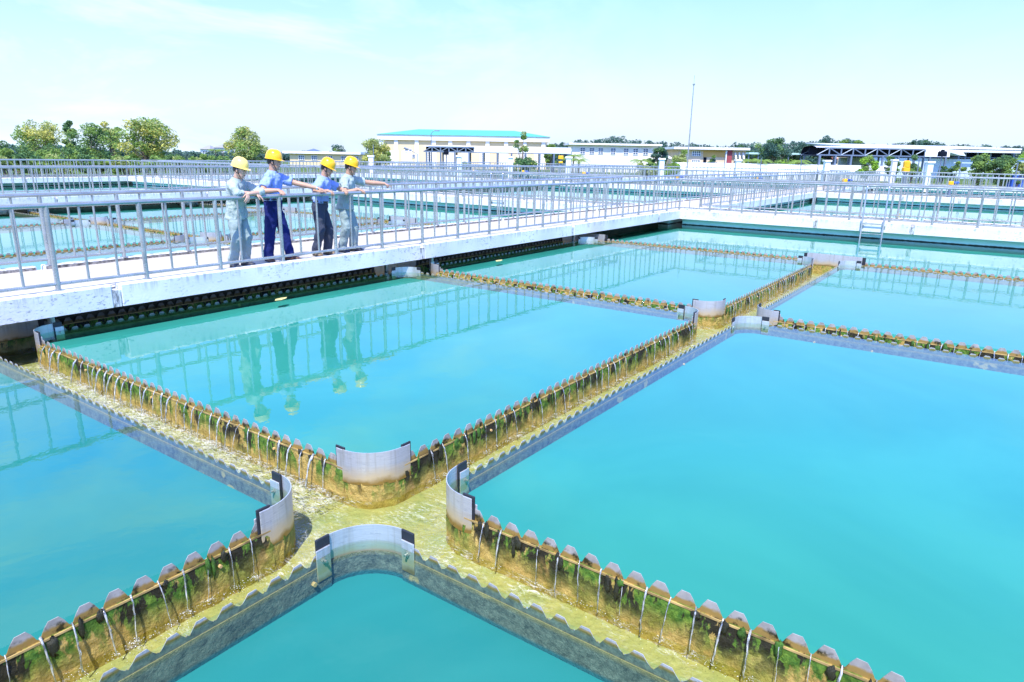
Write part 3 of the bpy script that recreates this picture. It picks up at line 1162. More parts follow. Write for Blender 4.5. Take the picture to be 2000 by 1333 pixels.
# ------------------------------------------------------------------ people
def remeshed(name, mb, voxel, mat, parent, smooth_it=4, disp=0.0, dscale=0.12):
    """fuse overlapping lofts into one continuous skin"""
    me = mb.mesh(name + '_raw', mat)
    o = bpy.data.objects.new(name + '_raw', me)
    COL.objects.link(o)
    r = o.modifiers.new('r', 'REMESH')
    r.mode = 'VOXEL'
    r.voxel_size = voxel
    r.use_smooth_shade = True
    sm = o.modifiers.new('s', 'SMOOTH')
    sm.iterations = smooth_it
    sm.factor = 0.5
    if disp:
        tx = bpy.data.textures.new('folds', 'CLOUDS')
        tx.noise_scale = dscale
        tx.noise_depth = 2
        d = o.modifiers.new('d', 'DISPLACE')
        d.texture = tx
        d.strength = disp
        d.mid_level = 0.5
        d.texture_coords = 'GLOBAL'
        s2 = o.modifiers.new('s2', 'SMOOTH')
        s2.iterations = 1
    bpy.context.view_layer.update()
    dg = bpy.context.evaluated_depsgraph_get()
    m2 = bpy.data.meshes.new_from_object(o.evaluated_get(dg))
    m2.name = name
    bpy.data.objects.remove(o)
    m2.materials.clear()
    m2.materials.append(mat)
    m2.polygons.foreach_set('use_smooth', [True] * len(m2.polygons))
    return ob(name, m2, parent)


SKIN = plain('skin', (0.50, 0.29, 0.19), 0.5, 0, 0.08, 9, 0.05)
SKINL = plain('pale_skin', (0.60, 0.37, 0.26), 0.5, 0, 0.08, 9, 0.05)
HAIR = plain('black_hair', (0.012, 0.010, 0.010), 0.5, 0, 0.3, 60)
EYE = plain('dark_eye', (0.02, 0.015, 0.012), 0.3)
LIPS = plain('lips', (0.34, 0.14, 0.11), 0.5)
HELM = plain('yellow_helmet', (0.90, 0.50, 0.012), 0.28, 0, 0.04, 3)
STRAP = plain('black_strap', (0.01, 0.01, 0.012), 0.7)
GREY_S = mat_cloth('sage_grey_cloth', (0.37, 0.45, 0.42))
GREY_T = mat_cloth('sage_grey_trouser_cloth', (0.29, 0.37, 0.36))  # same fabric as the shirt, toned darker for shade below the hem
BLUE_S = mat_cloth('light_blue_cloth', (0.29, 0.40, 0.76))
NAVY = mat_cloth('navy_cloth', (0.010, 0.018, 0.115))
CHAR = mat_cloth('charcoal_cloth', (0.055, 0.065, 0.095))
BELT = plain('black_belt', (0.012, 0.012, 0.014), 0.45)
SHOE_B = plain('brown_sandal', (0.10, 0.045, 0.03), 0.5)
SHOE_D = plain('dark_shoe', (0.05, 0.055, 0.075), 0.5)
SHOE_T = plain('tan_sandal', (0.22, 0.16, 0.10), 0.6)
STEEL = plain('watch_steel', (0.6, 0.6, 0.62), 0.3, 0.8)


def ik(a, b, l1, l2, pole):
    a, b = Vector(a), Vector(b)
    d = b - a
    L = min(d.length, (l1 + l2) * 0.999)
    dn = d.normalized()
    x = (l1 * l1 - l2 * l2 + L * L) / (2 * L)
    h = math.sqrt(max(0, l1 * l1 - x * x))
    p = Vector(pole)
    p = p - dn * p.dot(dn)
    p = p.normalized()
    return a + dn * x + p * h


def limb(mb, pts, rads, n=12, flat=1.0):
    """tapered tube through joints with rounded bends"""
    P, Rr = [], []
    k = len(pts)
    for i in range(k - 1):
        for q in range(4):
            t = q / 4
            P.append(Vector(pts[i]).lerp(Vector(pts[i + 1]), t))
            Rr.append(rads[i] * (1 - t) + rads[i + 1] * t)
    P.append(Vector(pts[-1])); Rr.append(rads[-1])
    # soften the corner points
    Q = [P[0]] + [P[i] * 0.6 + (P[i - 1] + P[i + 1]) * 0.2 for i in range(1, len(P) - 1)] + [P[-1]]
    mb.tube(Q, Rr, n)
    mb.ell(Q[0], Rr[0], Rr[0], Rr[0], None, n, 6)
    mb.ell(Q[-1], Rr[-1], Rr[-1], Rr[-1], None, n, 6)


def hand(mb, wrist, fwd, palm, thumb, curl, spread=0.06, point=False):
    """wrist position; fwd finger direction; palm = normal out of the palm; thumb = side the thumb is on"""
    f = Vector(fwd).normalized()
    pn = Vector(palm)
    pn = (pn - f * pn.dot(f)).normalized()
    sd = f.cross(pn)
    if sd.dot(Vector(thumb)) < 0:
        sd = -sd
    w = Vector(wrist)
    M = Matrix((sd, pn, f)).transposed()
    mb.ell(w + f * 0.045, 0.041, 0.0165, 0.056, M, 12, 8)
    mb.ell(w + f * 0.075, 0.041, 0.014, 0.022, M, 12, 6)
    lens = [0.070, 0.080, 0.074, 0.058]
    for i, L in enumerate(lens):
        off = 0.030 - i * 0.0205
        b = w + f * (0.083 - abs(i - 1.2) * 0.004) + sd * off
        d = (f + sd * spread * (1.5 - i)).normalized()
        c = curl * (1 + 0.08 * i)
        if point:
            c = 0.06 if i == 0 else 1.25
        pts, a = [b - d * 0.02, b], 0.0
        p = b
        for seg, fr in enumerate((0.45, 0.32, 0.23)):
            a += c * (0.75, 0.95, 0.6)[seg]
            dd = (d * math.cos(a) + pn * math.sin(a))
            p = p + dd * L * fr
            pts.append(p)
        mb.tube(pts, [0.0095, 0.0095, 0.0088, 0.0080, 0.0066], 8)
        mb.ell(pts[-1], 0.0066, 0.0066, 0.0066, None, 8, 5)
    b = w + f * 0.022 + sd * 0.030
    d1 = (sd * 0.75 + f * 0.65 + pn * 0.25).normalized()
    d2 = (sd * 0.25 + f * 0.85 + pn * (0.3 + 0.4 * curl)).normalized()
    mb.tube([b - d1 * 0.015, b + d1 * 0.030, b + d1 * 0.030 + d2 * 0.030, b + d1 * 0.030 + d2 * 0.052], [0.014, 0.0115, 0.010, 0.007], 8)
    mb.ell(b + d1 * 0.030 + d2 * 0.052, 0.007, 0.007, 0.007, None, 8, 5)


def person(x, y, ang, label, pose, look, shirt, trouser, shoe, skin, scale=1.0, tuck=False, sleeve='short', belt=False, extra=None, helm=None):
    """local frame: X right hand side, Y forward, Z up from the deck. ang = world heading of Y"""
    root = thing('person', (x, y, DECKZ), label, 'person', 'four men on the walkway')
    root.rotation_euler = (0, 0, ang - PI / 2)
    V_ = Vector
    hips, neck, head = V_(pose['hips']), V_(pose['neck']), V_(pose['head'])
    R0 = V_(pose.get('right', (1, 0, 0))).normalized()          # hip axis
    R1 = V_(pose.get('rshould', pose.get('right', (1, 0, 0)))).normalized()
    body, sh, tr = MB(), MB(), MB()
    mid = (hips + neck) / 2 + V_(pose.get('bend', (0, -0.035, 0)))

    def spine(t):
        return hips * (1 - t) ** 2 + mid * 2 * t * (1 - t) + neck * t * t

    def dspine(t):
        return ((mid - hips) * 2 * (1 - t) + (neck - mid) * 2 * t).normalized()

    def ring(t, rx, ry, pw=2.3, dy=0.0):
        c, d = spine(t), dspine(t)
        a = R0.lerp(R1, max(0, min(1, t))).normalized()
        a = (a - d * a.dot(d)).normalized()
        b = d.cross(a)
        return (c + b * dy, a, b, rx, ry, pw)
    tors = [(-0.10, .150, .105), (0.0, .168, .118), (.14, .160, .112), (.30, .148, .104), (.48, .156, .112), (.66, .172, .120), (.80, .176, .114), (.90, .150, .098), (.97, .095, .080), (1.03, .066, .066)]
    body.loft([ring(*s) for s in tors], 20)
    # neck and head
    hd = V_(look).normalized()
    hr = hd.cross(V_((0, 0, 1))).normalized()
    hu = hr.cross(hd)
    nb = spine(1.0)
    limb(body, [nb - dspine(1) * .03, nb.lerp(head - hu * .075 - hd * .018, .5), head - hu * .06 - hd * .018], [.064, .057, .056])
    hs = []
    for zz, wx, fy, by in ((-.122, .026, .062, -.030), (-.112, .046, .078, .02), (-.085, .060, .088, .055), (-.05, .068, .092, .078), (-.01, .073, .095, .090),
                           (.03, .076, .097, .096), (.07, .074, .093, .094), (.10, .060, .074, .078), (.118, .035, .042, .048)):
        c = head + hu * zz + hd * ((fy - by) / 2)
        hs.append((c, hr, hd, wx, (fy + by) / 2, 2.2))
    body.loft(hs, 20)
    HM = Matrix((hr, hd, hu)).transposed()
    body.ell(head + hd * .098 - hu * .028, .016, .020, .014, HM, 10, 6)          # nose tip
    body.tube([head + hd * .090 + hu * .012, head + hd * .106 - hu * .026], [.008, .012], 8)
    body.tube([head + hd * .090 + hu * .022 - hr * .045, head + hd * .096 + hu * .02, head + hd * .090 + hu * .022 + hr * .045], [.008, .010, .008], 8)  # brow
    body.ell(head + hd * .080 - hu * .108, .022, .016, .014, HM, 10, 6)          # chin
    for s in (-1, 1):
        body.ell(head + hr * (s * .078) - hu * .012 - hd * .006, .009, .020, .031, HM, 10, 8)
        body.ell(head + hr * (s * .045) + hd * .072 - hu * .028, .020, .018, .018, HM, 10, 6)   # cheek
    # arms
    l1, l2 = 0.29, 0.255
    for s, k in ((1, 'R'), (-1, 'L')):
        t = .83
        shp = spine(t) + R1 * (s * .175) + V_(pose.get('sh' + k, (0, 0, 0)))
        wr = V_(pose['hand' + k])
        el = ik(shp, wr, l1, l2, pose['pole' + k])
        if 'elbow' + k in pose:
            el = V_(pose['elbow' + k])
        limb(body, [spine(.82) + R1 * (s * .10), shp, el, el.lerp(wr, .35), wr], [.07, .058, .043, .043, .027])
        h = pose['h' + k]
        hand(body, wr, h[0], h[1], h[2], h[3], point=h[4] if len(h) > 4 else False)
        # sleeve
        if sleeve == 'short':
            e = shp.lerp(el, .74)
            limb(sh, [spine(.82) + R1 * (s * .09), shp, shp.lerp(el, .4)], [.088, .082, .080])
            d = (el - shp).normalized()
            a = d.orthogonal().normalized(); b = d.cross(a)
            sh.loft([(shp.lerp(el, .05), a, b, .080, .080), (shp.lerp(el, .4), a, b, .078, .078), (e, a, b, .080, .074), (e + d * .004, a, b, .072, .066)], 16)
        else:
            d = (el - shp).normalized()
            a = d.orthogonal().normalized(); b = d.cross(a)
            limb(sh, [spine(.82) + R1 * (s * .09), shp, el, el.lerp(wr, .12)], [.088, .084, .066, .060])
            d = (wr - el).normalized()
            a = d.orthogonal().normalized(); b = d.cross(a)
            sh.loft([(el - d * .01, a, b, .064, .064), (el.lerp(wr, .1), a, b, .066, .066), (el.lerp(wr, .30), a, b, .058, .058), (el.lerp(wr, .31), a, b, .050, .050)], 16)
        if extra == 'watch' and k == 'L':
            d = (wr - el).normalized()
            a = d.orthogonal().normalized(); b = d.cross(a)
            c = wr - d * .02
            wm = MB().loft([(c - d * .012, a, b, .034, .034), (c + d * .012, a, b, .032, .032)], 16)
            o = ob('watch', wm.mesh('watch', STEEL, 40), root)
    # legs
    for s, k in ((1, 'R'), (-1, 'L')):
        hp = hips + R0 * (s * .088) - V_((0, 0, .03))
        ft = V_(pose['foot' + k])
        kn = ik(hp, ft + V_((0, 0, .09)), .405, .385, pose.get('knee' + k, (s * .12, 1, 0)))
        an = ft + V_((0, 0, .085))
        limb(body, [hp, kn, kn.lerp(an, .3), an], [.080, .055, .054, .037])
        fd = V_(pose['dir' + k]).normalized()
        fr = fd.cross(V_((0, 0, 1))).normalized()
        up = V_((0, 0, 1))
        body.loft([(ft + fd * -.06 + up * .035, fr, up, .026, .028), (ft + fd * -.02 + up * .045, fr, up, .034, .042), (ft + fd * .05 + up * .04, fr, up, .038, .034),
                   (ft + fd * .12 + up * .026, fr, up, .045, .022), (ft + fd * .165 + up * .02, fr, up, .04, .015)], 14)
        # trousers: straight, slightly loose, breaking on the shoe
        tr.loft([(hp + V_((0, 0, .05)), R0, R0.cross(V_((0, 0, -1))), .098, .112), (hp - V_((0, 0, .06)), R0, R0.cross(V_((0, 0, -1))), .101, .112),
                 (hp.lerp(kn, .55), R0, R0.cross(V_((0, 0, -1))), .090, .098), (kn, R0, R0.cross(V_((0, 0, -1))), .080, .088),
                 (kn.lerp(an, .45), R0, R0.cross(V_((0, 0, -1))), .075, .083), (an + V_((0, .005, .03)), R0, R0.cross(V_((0, 0, -1))), .072, .082),
                 (an + V_((0, .012, -.035)), R0, R0.cross(V_((0, 0, -1))), .072, .086)], 18)
        sl = MB()
        secs = []
        for q, wd, hh in ((-.085, .030, .030), (-.05, .043, .046), (.03, .046, .056), (.10, .052, .040), (.16, .050, .030), (.195, .030, .022)):
            secs.append((ft + fd * q + up * hh * .92, fr, up, wd, hh, 2.8))
        sl.loft(secs, 16)
        sl.v = [(vx, vy, max(0.002, vz)) for vx, vy, vz in sl.v]
        so = ob('shoe', sl.mesh('shoe', shoe, 60), root)
        sm = MB()
        secs = [(ft + fd * q + up * .010, fr, up, wd, .010, 4) for q, wd in ((-.09, .030), (-.05, .047), (.03, .050), (.11, .056), (.165, .052), (.202, .030))]
        sm.loft(secs, 16)
        ob('sole', sm.mesh('sole', STRAP, 60), so)
    tr.loft([ring(.20, .168, .122), ring(.05, .176, .130), ring(-.07, .178, .132), ring(-.16, .150, .110)], 20)
    t0 = .14 if tuck else -.20
    secs = [(t0 - .012, .158 if tuck else .190, .118 if tuck else .145), (t0, .178 if tuck else .206, .136 if tuck else .160), (t0 + .10, .186 if tuck else .198, .140 if tuck else .150)]
    secs += [(q, a, b) for q, a, b in ((.16, .182, .134), (.32, .176, .128), (.5, .178, .130), (.66, .188, .134), (.80, .190, .126), (.90, .162, .110), (.965, .108, .092), (1.0, .076, .076)) if q > t0 + .12]
    sh.loft([ring(*s) for s in secs], 24)
    remeshed('body', body, .0052, skin, root, 3)
    so = remeshed('shirt', sh, .009, shirt, root, 4, .046, .09)
    remeshed('trousers', tr, .010, trouser, root, 3, .040, .12)
    # collar: two folded wings round the neck
    col = MB()
    a = R1; c0 = spine(.985); d = dspine(.98); b = d.cross((a - d * a.dot(d)).normalized())
    b = -b if b.y < 0 else b
    N_ = 22
    vs, fs = [], []
    for i in range(N_ + 1):
        th = math.radians(-62 + 304 * i / N_)
        ca, sa = math.cos(th), math.sin(th)
        # th=90deg+ would be the front gap; measure from the back
        dirv = a * ca - b * sa
        drop = .012 + .045 * (max(0, -sa) ** 2)
        for rr, hh in ((.071, .030), (.076, .034), (.098 + .01 * max(0, -sa), -.004 - drop), (.094, -.008 - drop), (.072, .02)):
            vs.append(c0 + dirv * rr + d * hh)
    for i in range(N_):
        for j in range(4):
            fs.append((i * 5 + j, i * 5 + j + 1, (i + 1) * 5 + j + 1, (i + 1) * 5 + j))
    col.add(vs, fs)
    ob('collar', col.mesh('collar', shirt, 60), so)
    if belt:
        bl = MB().loft([ring(.150, .181, .138), ring(.155, .186, .143), ring(.205, .185, .142), ring(.21, .180, .137)], 24)
        bo = ob('belt', bl.mesh('belt', BELT, 50), root)
        r = ring(.18, .186, .143)
        f = r[2] if r[2].y > 0 else -r[2]
        bk = MB().ell(r[0] + f * .145, .022, .006, .018, None, 8, 6)
        ob('buckle', bk.mesh('buckle', STEEL, 30), bo)
    # shirt pocket on the left chest
    pk = MB()
    r = ring(.66, .19, .136)
    f = r[2] if r[2].y > 0 else -r[2]
    pc = r[0] - R1 * .085 + f * .120
    PM = Matrix((R1, f, dspine(.66))).transposed()
    Mx = Matrix.Translation(pc) @ (PM @ Matrix.Rotation(math.radians(18), 3, 'Z')).to_4x4()
    pk.cbox(-.045, .045, -.012, .012, -.055, .05, .004, 0, Mx)
    ob('pocket', pk.mesh('pocket', shirt, 40), so)
    # face
    fm = MB()
    for s in (-1, 1):
        fm.ell(head + hr * (s * .031) + hd * .089 + hu * .004, .0125, .008, .006, HM, 8, 6)
        fm.tube([head + hr * (s * .014) + hd * .099 + hu * .026, head + hr * (s * .032) + hd * .099 + hu * .031, head + hr * (s * .052) + hd * .088 + hu * .026], [.003, .0045, .003], 6)
    ob('eyes', fm.mesh('eyes', EYE, 180), root)
    lm = MB().tube([head - hr * .024 + hd * .083 - hu * .068, head + hd * .0955 - hu * .066, head + hr * .024 + hd * .083 - hu * .068], [.004, .0075, .004], 8)
    ob('mouth', lm.mesh('mouth', LIPS, 180), root)
    # hair below the helmet: back and sides
    hm = MB()
    vs, fs = [], []
    N_ = 16
    for i in range(N_ + 1):
        th = math.radians(170 + 200 * i / N_)
        ca, sa = math.cos(th), math.sin(th)
        for zz, kx, ky in ((.07, .083, .106), (.02, .084, .106), (-.02, .081, .100), (-.048, .073, .088)):
            side_ = abs(ca) ** 4
            vs.append(head + hr * (ca * kx) + hd * (sa * ky - .004) + hu * (zz + (.026 * side_ if zz < 0 else 0)))
    for i in range(N_):
        for j in range(3):
            fs.append((i * 4 + j, i * 4 + j + 1, (i + 1) * 4 + j + 1, (i + 1) * 4 + j))
    hm.add(vs, fs)
    ob('hair', hm.mesh('hair', HAIR, 180), root)
    # safety helmet
    he = MB()
    hc = head + hu * .048 - hd * .004
    tilt = pose.get('tilt', 0.10)
    hd2 = (hd * math.cos(tilt) - hu * math.sin(tilt)).normalized()
    hu2 = hr.cross(hd2)
    prof = [(1.00, 0.0), (.99, .03), (.955, .06), (.88, .092), (.76, .118), (.58, .138), (.36, .150), (.12, .155)]
    vs, fs = [], []
    N_ = 32
    rows = [('in', 1.0)] + [('b', 0)] + [('p', i) for i in range(len(prof))]
    for i in range(N_):
        th = 2 * PI * i / N_
        ca, sa = math.cos(th), math.sin(th)
        fr_ = max(0, sa) ** 3
        ring_ = []
        for rr, zz in ((.93, -.004), (1.07 + .26 * fr_, -.010 - .014 * fr_), (1.07 + .26 * fr_, -.004 - .014 * fr_)):
            ring_.append((rr, zz))
        ring_ += prof
        for rr, zz in ring_:
            rdg = .006 * math.exp(-(ca * rr / .10) ** 2) if zz > .02 else 0
            vs.append(hc + hr * (ca * rr * .111) + hd2 * (sa * rr * .131) + hu2 * (zz * .92 + rdg))
    K = 3 + len(prof)
    for i in range(N_):
        j = (i + 1) % N_
        for q in range(K - 1):
            fs.append((i * K + q, j * K + q, j * K + q + 1, i * K + q + 1))
    fs.append(tuple(i * K + K - 1 for i in range(N_)))
    he.add(vs, fs)
    ho = ob('helmet', he.mesh('helmet', helm or HELM, 50), root)
    stp = MB()
    for s in (-1, 1):
        stp.tube([hc + hr * (s * .100) + hd * .015, head + hr * (s * .088) + hd * .022 - hu * .03, head + hr * (s * .064) + hd * .045 - hu * .09, head + hd * .055 - hu * .128], .0055, 6)
        stp.tube([hc + hr * (s * .100) - hd * .05, head + hr * (s * .089) - hd * .01 - hu * .035, head + hr * (s * .078) + hd * .028 - hu * .06], .0045, 6)
    ob('chin_strap', stp.mesh('chin_strap', STRAP, 60), ho)
    if scale != 1.0:
        root.scale = (scale,) * 3
    return root


RY = 9.41                      # line of the handrail
def hp_(px, d=0.0):
    """world x of the handrail where photo column px crosses it"""
    a = (px - 1000) / FPX
    # intersect the vertical plane y = RY at the handrail height
    lo, hi = 2.0, 16.0
    for _ in range(60):
        m = (lo + hi) / 2
        p = Vector((m, RY + d, RZ)) - CAM
        q = 1000 + FPX * p.dot(RGT) / p.dot(FWD)
        lo, hi = (m, hi) if q < px else (lo, m)
    return (lo + hi) / 2


RT = RZ - DECKZ + 0.032         # top of the handrail above the deck
HEAD = -PI / 2                  # facing the pond


def L(x0, y0, wx, wy, z):
    """world point to the local frame of a man standing at x0,y0 facing the pond (local X = -x, local Y = -y)"""
    return (-(wx - x0), -(wy - y0), z)


# man 1: leaning on the rail with both forearms, hands crossed
x0, y0 = 6.20, 9.74
rail = y0 - RY
pose = dict(right=(.82, .57, 0), hips=(0, -.03, .88), neck=(.03, .12, 1.37), bend=(0, -.03, .02), head=(.015, .19, 1.52),
            handR=(-.12, rail + .03, RT + .030), elbowR=(.17, rail - .02, RT + .045), poleR=(1, 0, -.3), hR=((-.75, .35, -.55), (.1, -.4, -1), (0, 1, 0), .35),
            handL=(.04, rail + .07, RT + .035), elbowL=(-.24, rail - .01, RT + .05), poleL=(-1, 0, -.3), hL=((.45, .35, -.85), (.3, -1, -.3), (1, 0.5, 0), .30),
            shR=(.0, .02, -.02), shL=(0, .02, -.02),
            footR=(.13, -.03, 0), dirR=(.2, 1, 0), footL=(-.11, -.06, 0), dirL=(-.15, 1, 0), tilt=.02)
person(x0, y0, HEAD, 'leftmost man in sage grey uniform and yellow helmet, forearms crossed on the railing', pose,
       (-.42, .80, -.20), GREY_S, GREY_T, SHOE_D, SKINL, 0.985, tuck=False, sleeve='rolled', helm=plain('highlit_yellow_helmet', (0.93, 0.68, 0.18), 0.3, 0, 0.04, 3))  # paler yellow: blown sun highlight put into the colour

# man 2: tall, light blue shirt, navy trousers, hands wide apart on the rail
x0, y0 = 6.94, 9.88
rail = y0 - RY
pose = dict(right=(.82, .57, 0), hips=(.0, .02, .92), neck=(.0, .07, 1.43), bend=(0, -.03, 0), head=(-.015, .10, 1.59),
            handR=(.16, rail - .05, RT + .035), poleR=(1, -.4, -.5), hR=((.10, .9, -.22), (0, -.2, -1), (-1, 0, 0), .42),
            handL=(-.58, rail - .02, RT + .045), poleL=(-.2, -.3, -1), hL=((-.65, .75, -.30), (0, -.1, -1), (1, 0, 0), .40),
            shL=(-.01, .05, -.01),
            footR=(.13, -.03, 0), dirR=(.25, 1, 0), footL=(-.17, .13, 0), dirL=(-.45, 1, 0), kneeL=(-.4, 1, 0), tilt=.03)
person(x0, y0, HEAD, 'tallest man in light blue shirt and navy trousers, left arm stretched along the railing', pose,
       (-.62, .78, -.10), BLUE_S, NAVY, SHOE_B, SKIN, 1.015, tuck=True, belt=True, extra='watch')

# man 3: light blue shirt, charcoal trousers
x0, y0 = 7.88, 9.80
rail = y0 - RY
pose = dict(right=(.82, .57, 0), hips=(.04, .0, .88), neck=(-.01, .10, 1.375), bend=(0, -.04, 0), head=(-.04, .15, 1.53),
            handR=(.12, rail - .05, RT + .035), poleR=(1, -.3, -.2), hR=((-.35, .85, -.25), (0, -.2, -1), (-1, 0, 0), .7),
            handL=(-.22, rail - .05, RT + .035), poleL=(-1, -.5, -.3), hL=((.05, .9, -.2), (0, -.2, -1), (1, 0, 0), .7),
            footR=(.14, -.05, 0), dirR=(.2, 1, 0), footL=(-.10, -.02, 0), dirL=(-.25, 1, 0), tilt=.12)
person(x0, y0, HEAD, 'third man from left, light blue shirt tucked in charcoal trousers, head bent to the water', pose,
       (-.55, .76, -.32), BLUE_S, CHAR, SHOE_T, SKIN, 0.985, tuck=True, belt=True)

# man 4: sage uniform, pointing
x0, y0 = 8.50, 9.86
rail = y0 - RY
pose = dict(right=(.82, .57, 0), hips=(.04, .0, .88), neck=(-.01, .08, 1.39), bend=(0, -.04, 0), head=(-.03, .12, 1.54),
            handR=(.06, rail - .05, RT + .035), poleR=(1, -.2, -.5), hR=((-.40, .85, -.25), (0, -.2, -1), (-1, 0, 0), .5),
            handL=(-.64, .34, 1.245), poleL=(-.2, -.4, -1), hL=((-.86, .34, -.34), (0, -.25, -1), (.4, 1, 0), .4, True),
            shL=(-.02, .04, .0), rshould=(.86, .50, 0),
            footR=(.12, -.04, 0), dirR=(.1, 1, 0), footL=(-.10, .02, 0), dirL=(-.45, 1, 0), tilt=.08)
person(x0, y0, HEAD, 'rightmost man in sage grey uniform, pointing over the pond with his left arm', pose,
       (-.60, .78, -.20), GREY_S, GREY_T, SHOE_D, SKIN, 0.99, tuck=False)

# ------------------------------------------------------------------ background
CREAM = plain('cream_wall', (0.72, 0.58, 0.34), 0.85, 0, 0.05, 0.6)
PALE = plain('pale_wall', (0.80, 0.76, 0.66), 0.85, 0, 0.05, 0.6)
WHITE = plain('white_paint', (0.82, 0.82, 0.80), 0.7, 0, 0.04, 0.7)
ROOFW = plain('white_metal_roof', (0.72, 0.76, 0.78), 0.45, 0.1, 0.06, 0.8)
TEALR = plain('turquoise_roof', (0.08, 0.42, 0.33), 0.55, 0, 0.08, 0.5)
GLASS = plain('dark_window', (0.10, 0.15, 0.22), 0.15, 0, 0.2, 0.6)
DARKI = plain('shade_and_black', (0.008, 0.012, 0.022), 0.95, 0, 0.3, 0.5, 0.0, 0.1)  # near-black: painted shade inside roofs and openings, and plain black parts
STEELG = plain('blue_grey_steel', (0.16, 0.21, 0.28), 0.5, 0.4, 0.1, 2)
LIGHTB = plain('pale_blue_wall', (0.55, 0.66, 0.72), 0.8, 0, 0.05, 0.5)
REDP = plain('red_panel', (0.34, 0.06, 0.07), 0.7, 0, 0.1, 1)
ORANGE = plain('orange_plaster', (0.70, 0.42, 0.14), 0.8, 0, 0.08, 0.6)
YELP = plain('yellow_machine_paint', (0.85, 0.45, 0.01), 0.45, 0, 0.08, 4)
BLUEP = plain('blue_machine_paint', (0.03, 0.10, 0.45), 0.45, 0, 0.1, 4)
REDM = plain('red_machine_paint', (0.55, 0.05, 0.02), 0.5, 0, 0.1, 4)
BARK = plain('grey_bark', (0.20, 0.16, 0.12), 0.9, 0, 0.25, 3, 0.5)
LF = [mat_leaf('leaf_mid', (0.16, 0.27, 0.07), (0.25, 0.36, 0.10)),
      mat_leaf('leaf_dark', (0.085, 0.18, 0.075), (0.14, 0.24, 0.10)),
      mat_leaf('leaf_olive', (0.28, 0.35, 0.12), (0.38, 0.43, 0.16)),
      mat_leaf('flower_yellow', (0.56, 0.51, 0.12), (0.46, 0.48, 0.16)),
      mat_leaf('leaf_blue', (0.06, 0.135, 0.11), (0.11, 0.19, 0.14)),
      mat_leaf('leaf_bright', (0.22, 0.42, 0.05), (0.32, 0.50, 0.08))]
NHALL = Vector((FWD.x, FWD.y, 0)).normalized()     # away from the camera, level
RHALL = Vector((NHALL.y, -NHALL.x, 0))


class Site:
    """level frame for a building: x to the right, y away, z up"""
    def __init__(self, px, d, z=0.15, yaw=0.0):
        self.o = gp(px, d, z)
        self.o.z = z
        self.d = d
        c, s = math.cos(yaw), math.sin(yaw)
        x = RHALL * c + NHALL * s
        y = NHALL * c - RHALL * s
        self.M = Matrix.Translation(self.o) @ Matrix((x, y, Vector((0, 0, 1)))).transposed().to_4x4()
        self.px = px

    def X(self, px):
        return (px - self.px) / FPX * self.d

    def Z(self, py, px=None):
        return zat(self.px if px is None else px, py, self.d) - self.o.z

    def part(self, name, mb, mat, root, smooth=None):
        mb.v = [tuple(self.M @ Vector(p)) for p in mb.v]
        return mk(name, mb, mat, root, smooth)

    def root(self, name, label, cat, group=None):
        return thing(name, self.o, label, cat, group)


def window(s, root, x0, x1, z0, z1, y=0.0, nx=2, nz=2, frame=WHITE, glass=GLASS):
    b = max(0.05, (x1 - x0) * 0.07)
    f = MB().box(x0 - b, x1 + b, y - 0.10, y - 0.003, z0 - b, z0).box(x0 - b, x1 + b, y - 0.10, y - 0.003, z1, z1 + b)
    f.box(x0 - b, x0, y - 0.10, y - 0.003, z0, z1).box(x1, x1 + b, y - 0.10, y - 0.003, z0, z1)
    for i in range(1, nx):
        x = x0 + (x1 - x0) * i / nx
        f.box(x - b * .6, x + b * .6, y - 0.07, y - 0.031, z0, z1)
    for i in range(1, nz):
        z = z0 + (z1 - z0) * i / nz
        f.box(x0, x1, y - 0.065, y - 0.033, z - b * .5, z + b * .5)
    w = s.part('window', f, frame, root)
    s.part('pane', MB().box(x0, x1, y - 0.03, y - 0.004, z0, z1), glass, w)


# --- big hall with the turquoise hipped roof
s = Site(905, 125)
r = s.root('hall', 'large cream hall with a turquoise hipped roof', 'building')
xl, xr = s.X(745), s.X(1066)
ze, zt, zr = s.Z(276), s.Z(266), s.Z(251.5)
D_ = 22.0
s.part('wall', MB().box(xl, xr, 0, D_, 0, ze), CREAM, r)
s.part('fascia', MB().box(xl - .5, xr + .5, -.5, D_ + .5, ze + 0.003, zt), WHITE, r)
rf = MB()
a = [(xl - .7, -.7, zt + .01), (xr + .7, -.7, zt + .01), (xr + .7, D_ + .7, zt + .01), (xl - .7, D_ + .7, zt + .01)]
b = [(s.X(806), 9, zr), (s.X(1003), 9, zr), (s.X(1003), 12, zr), (s.X(806), 12, zr)]
rf.add(a + b, [(0, 1, 5, 4), (1, 2, 6, 5), (2, 3, 7, 6), (3, 0, 4, 7), (4, 5, 6, 7), (3, 2, 1, 0)])
s.part('roof', rf, TEALR, r)
for px in (747, 775, 815, 848, 880, 915, 952, 988, 1024, 1060):
    x = s.X(px)
    s.part('pilaster', MB().box(x - .35, x + .35, -.22, -.002, 0, ze), WHITE, r)
for px in (752, 782, 830, 864, 897, 933, 970, 1006, 1040):
    m = MB()
    for k in range(7):
        m.box(s.X(px) + .3, s.X(px) + 2.2, -.06, -.002, .25 + k * .38, .25 + k * .38 + .30)
    s.part('louvre_band', m, PALE, r)
for px in (792, 799.5):
    window(s, r, s.X(px), s.X(px + 5.5), s.Z(299.5), s.Z(294), 0, 1, 3)
for px in (806, 893):
    window(s, r, s.X(px), s.X(px + 8), s.Z(310), s.Z(304), 0, 1, 2)

# --- barrel roofed canopy in front of the hall and the big one at right


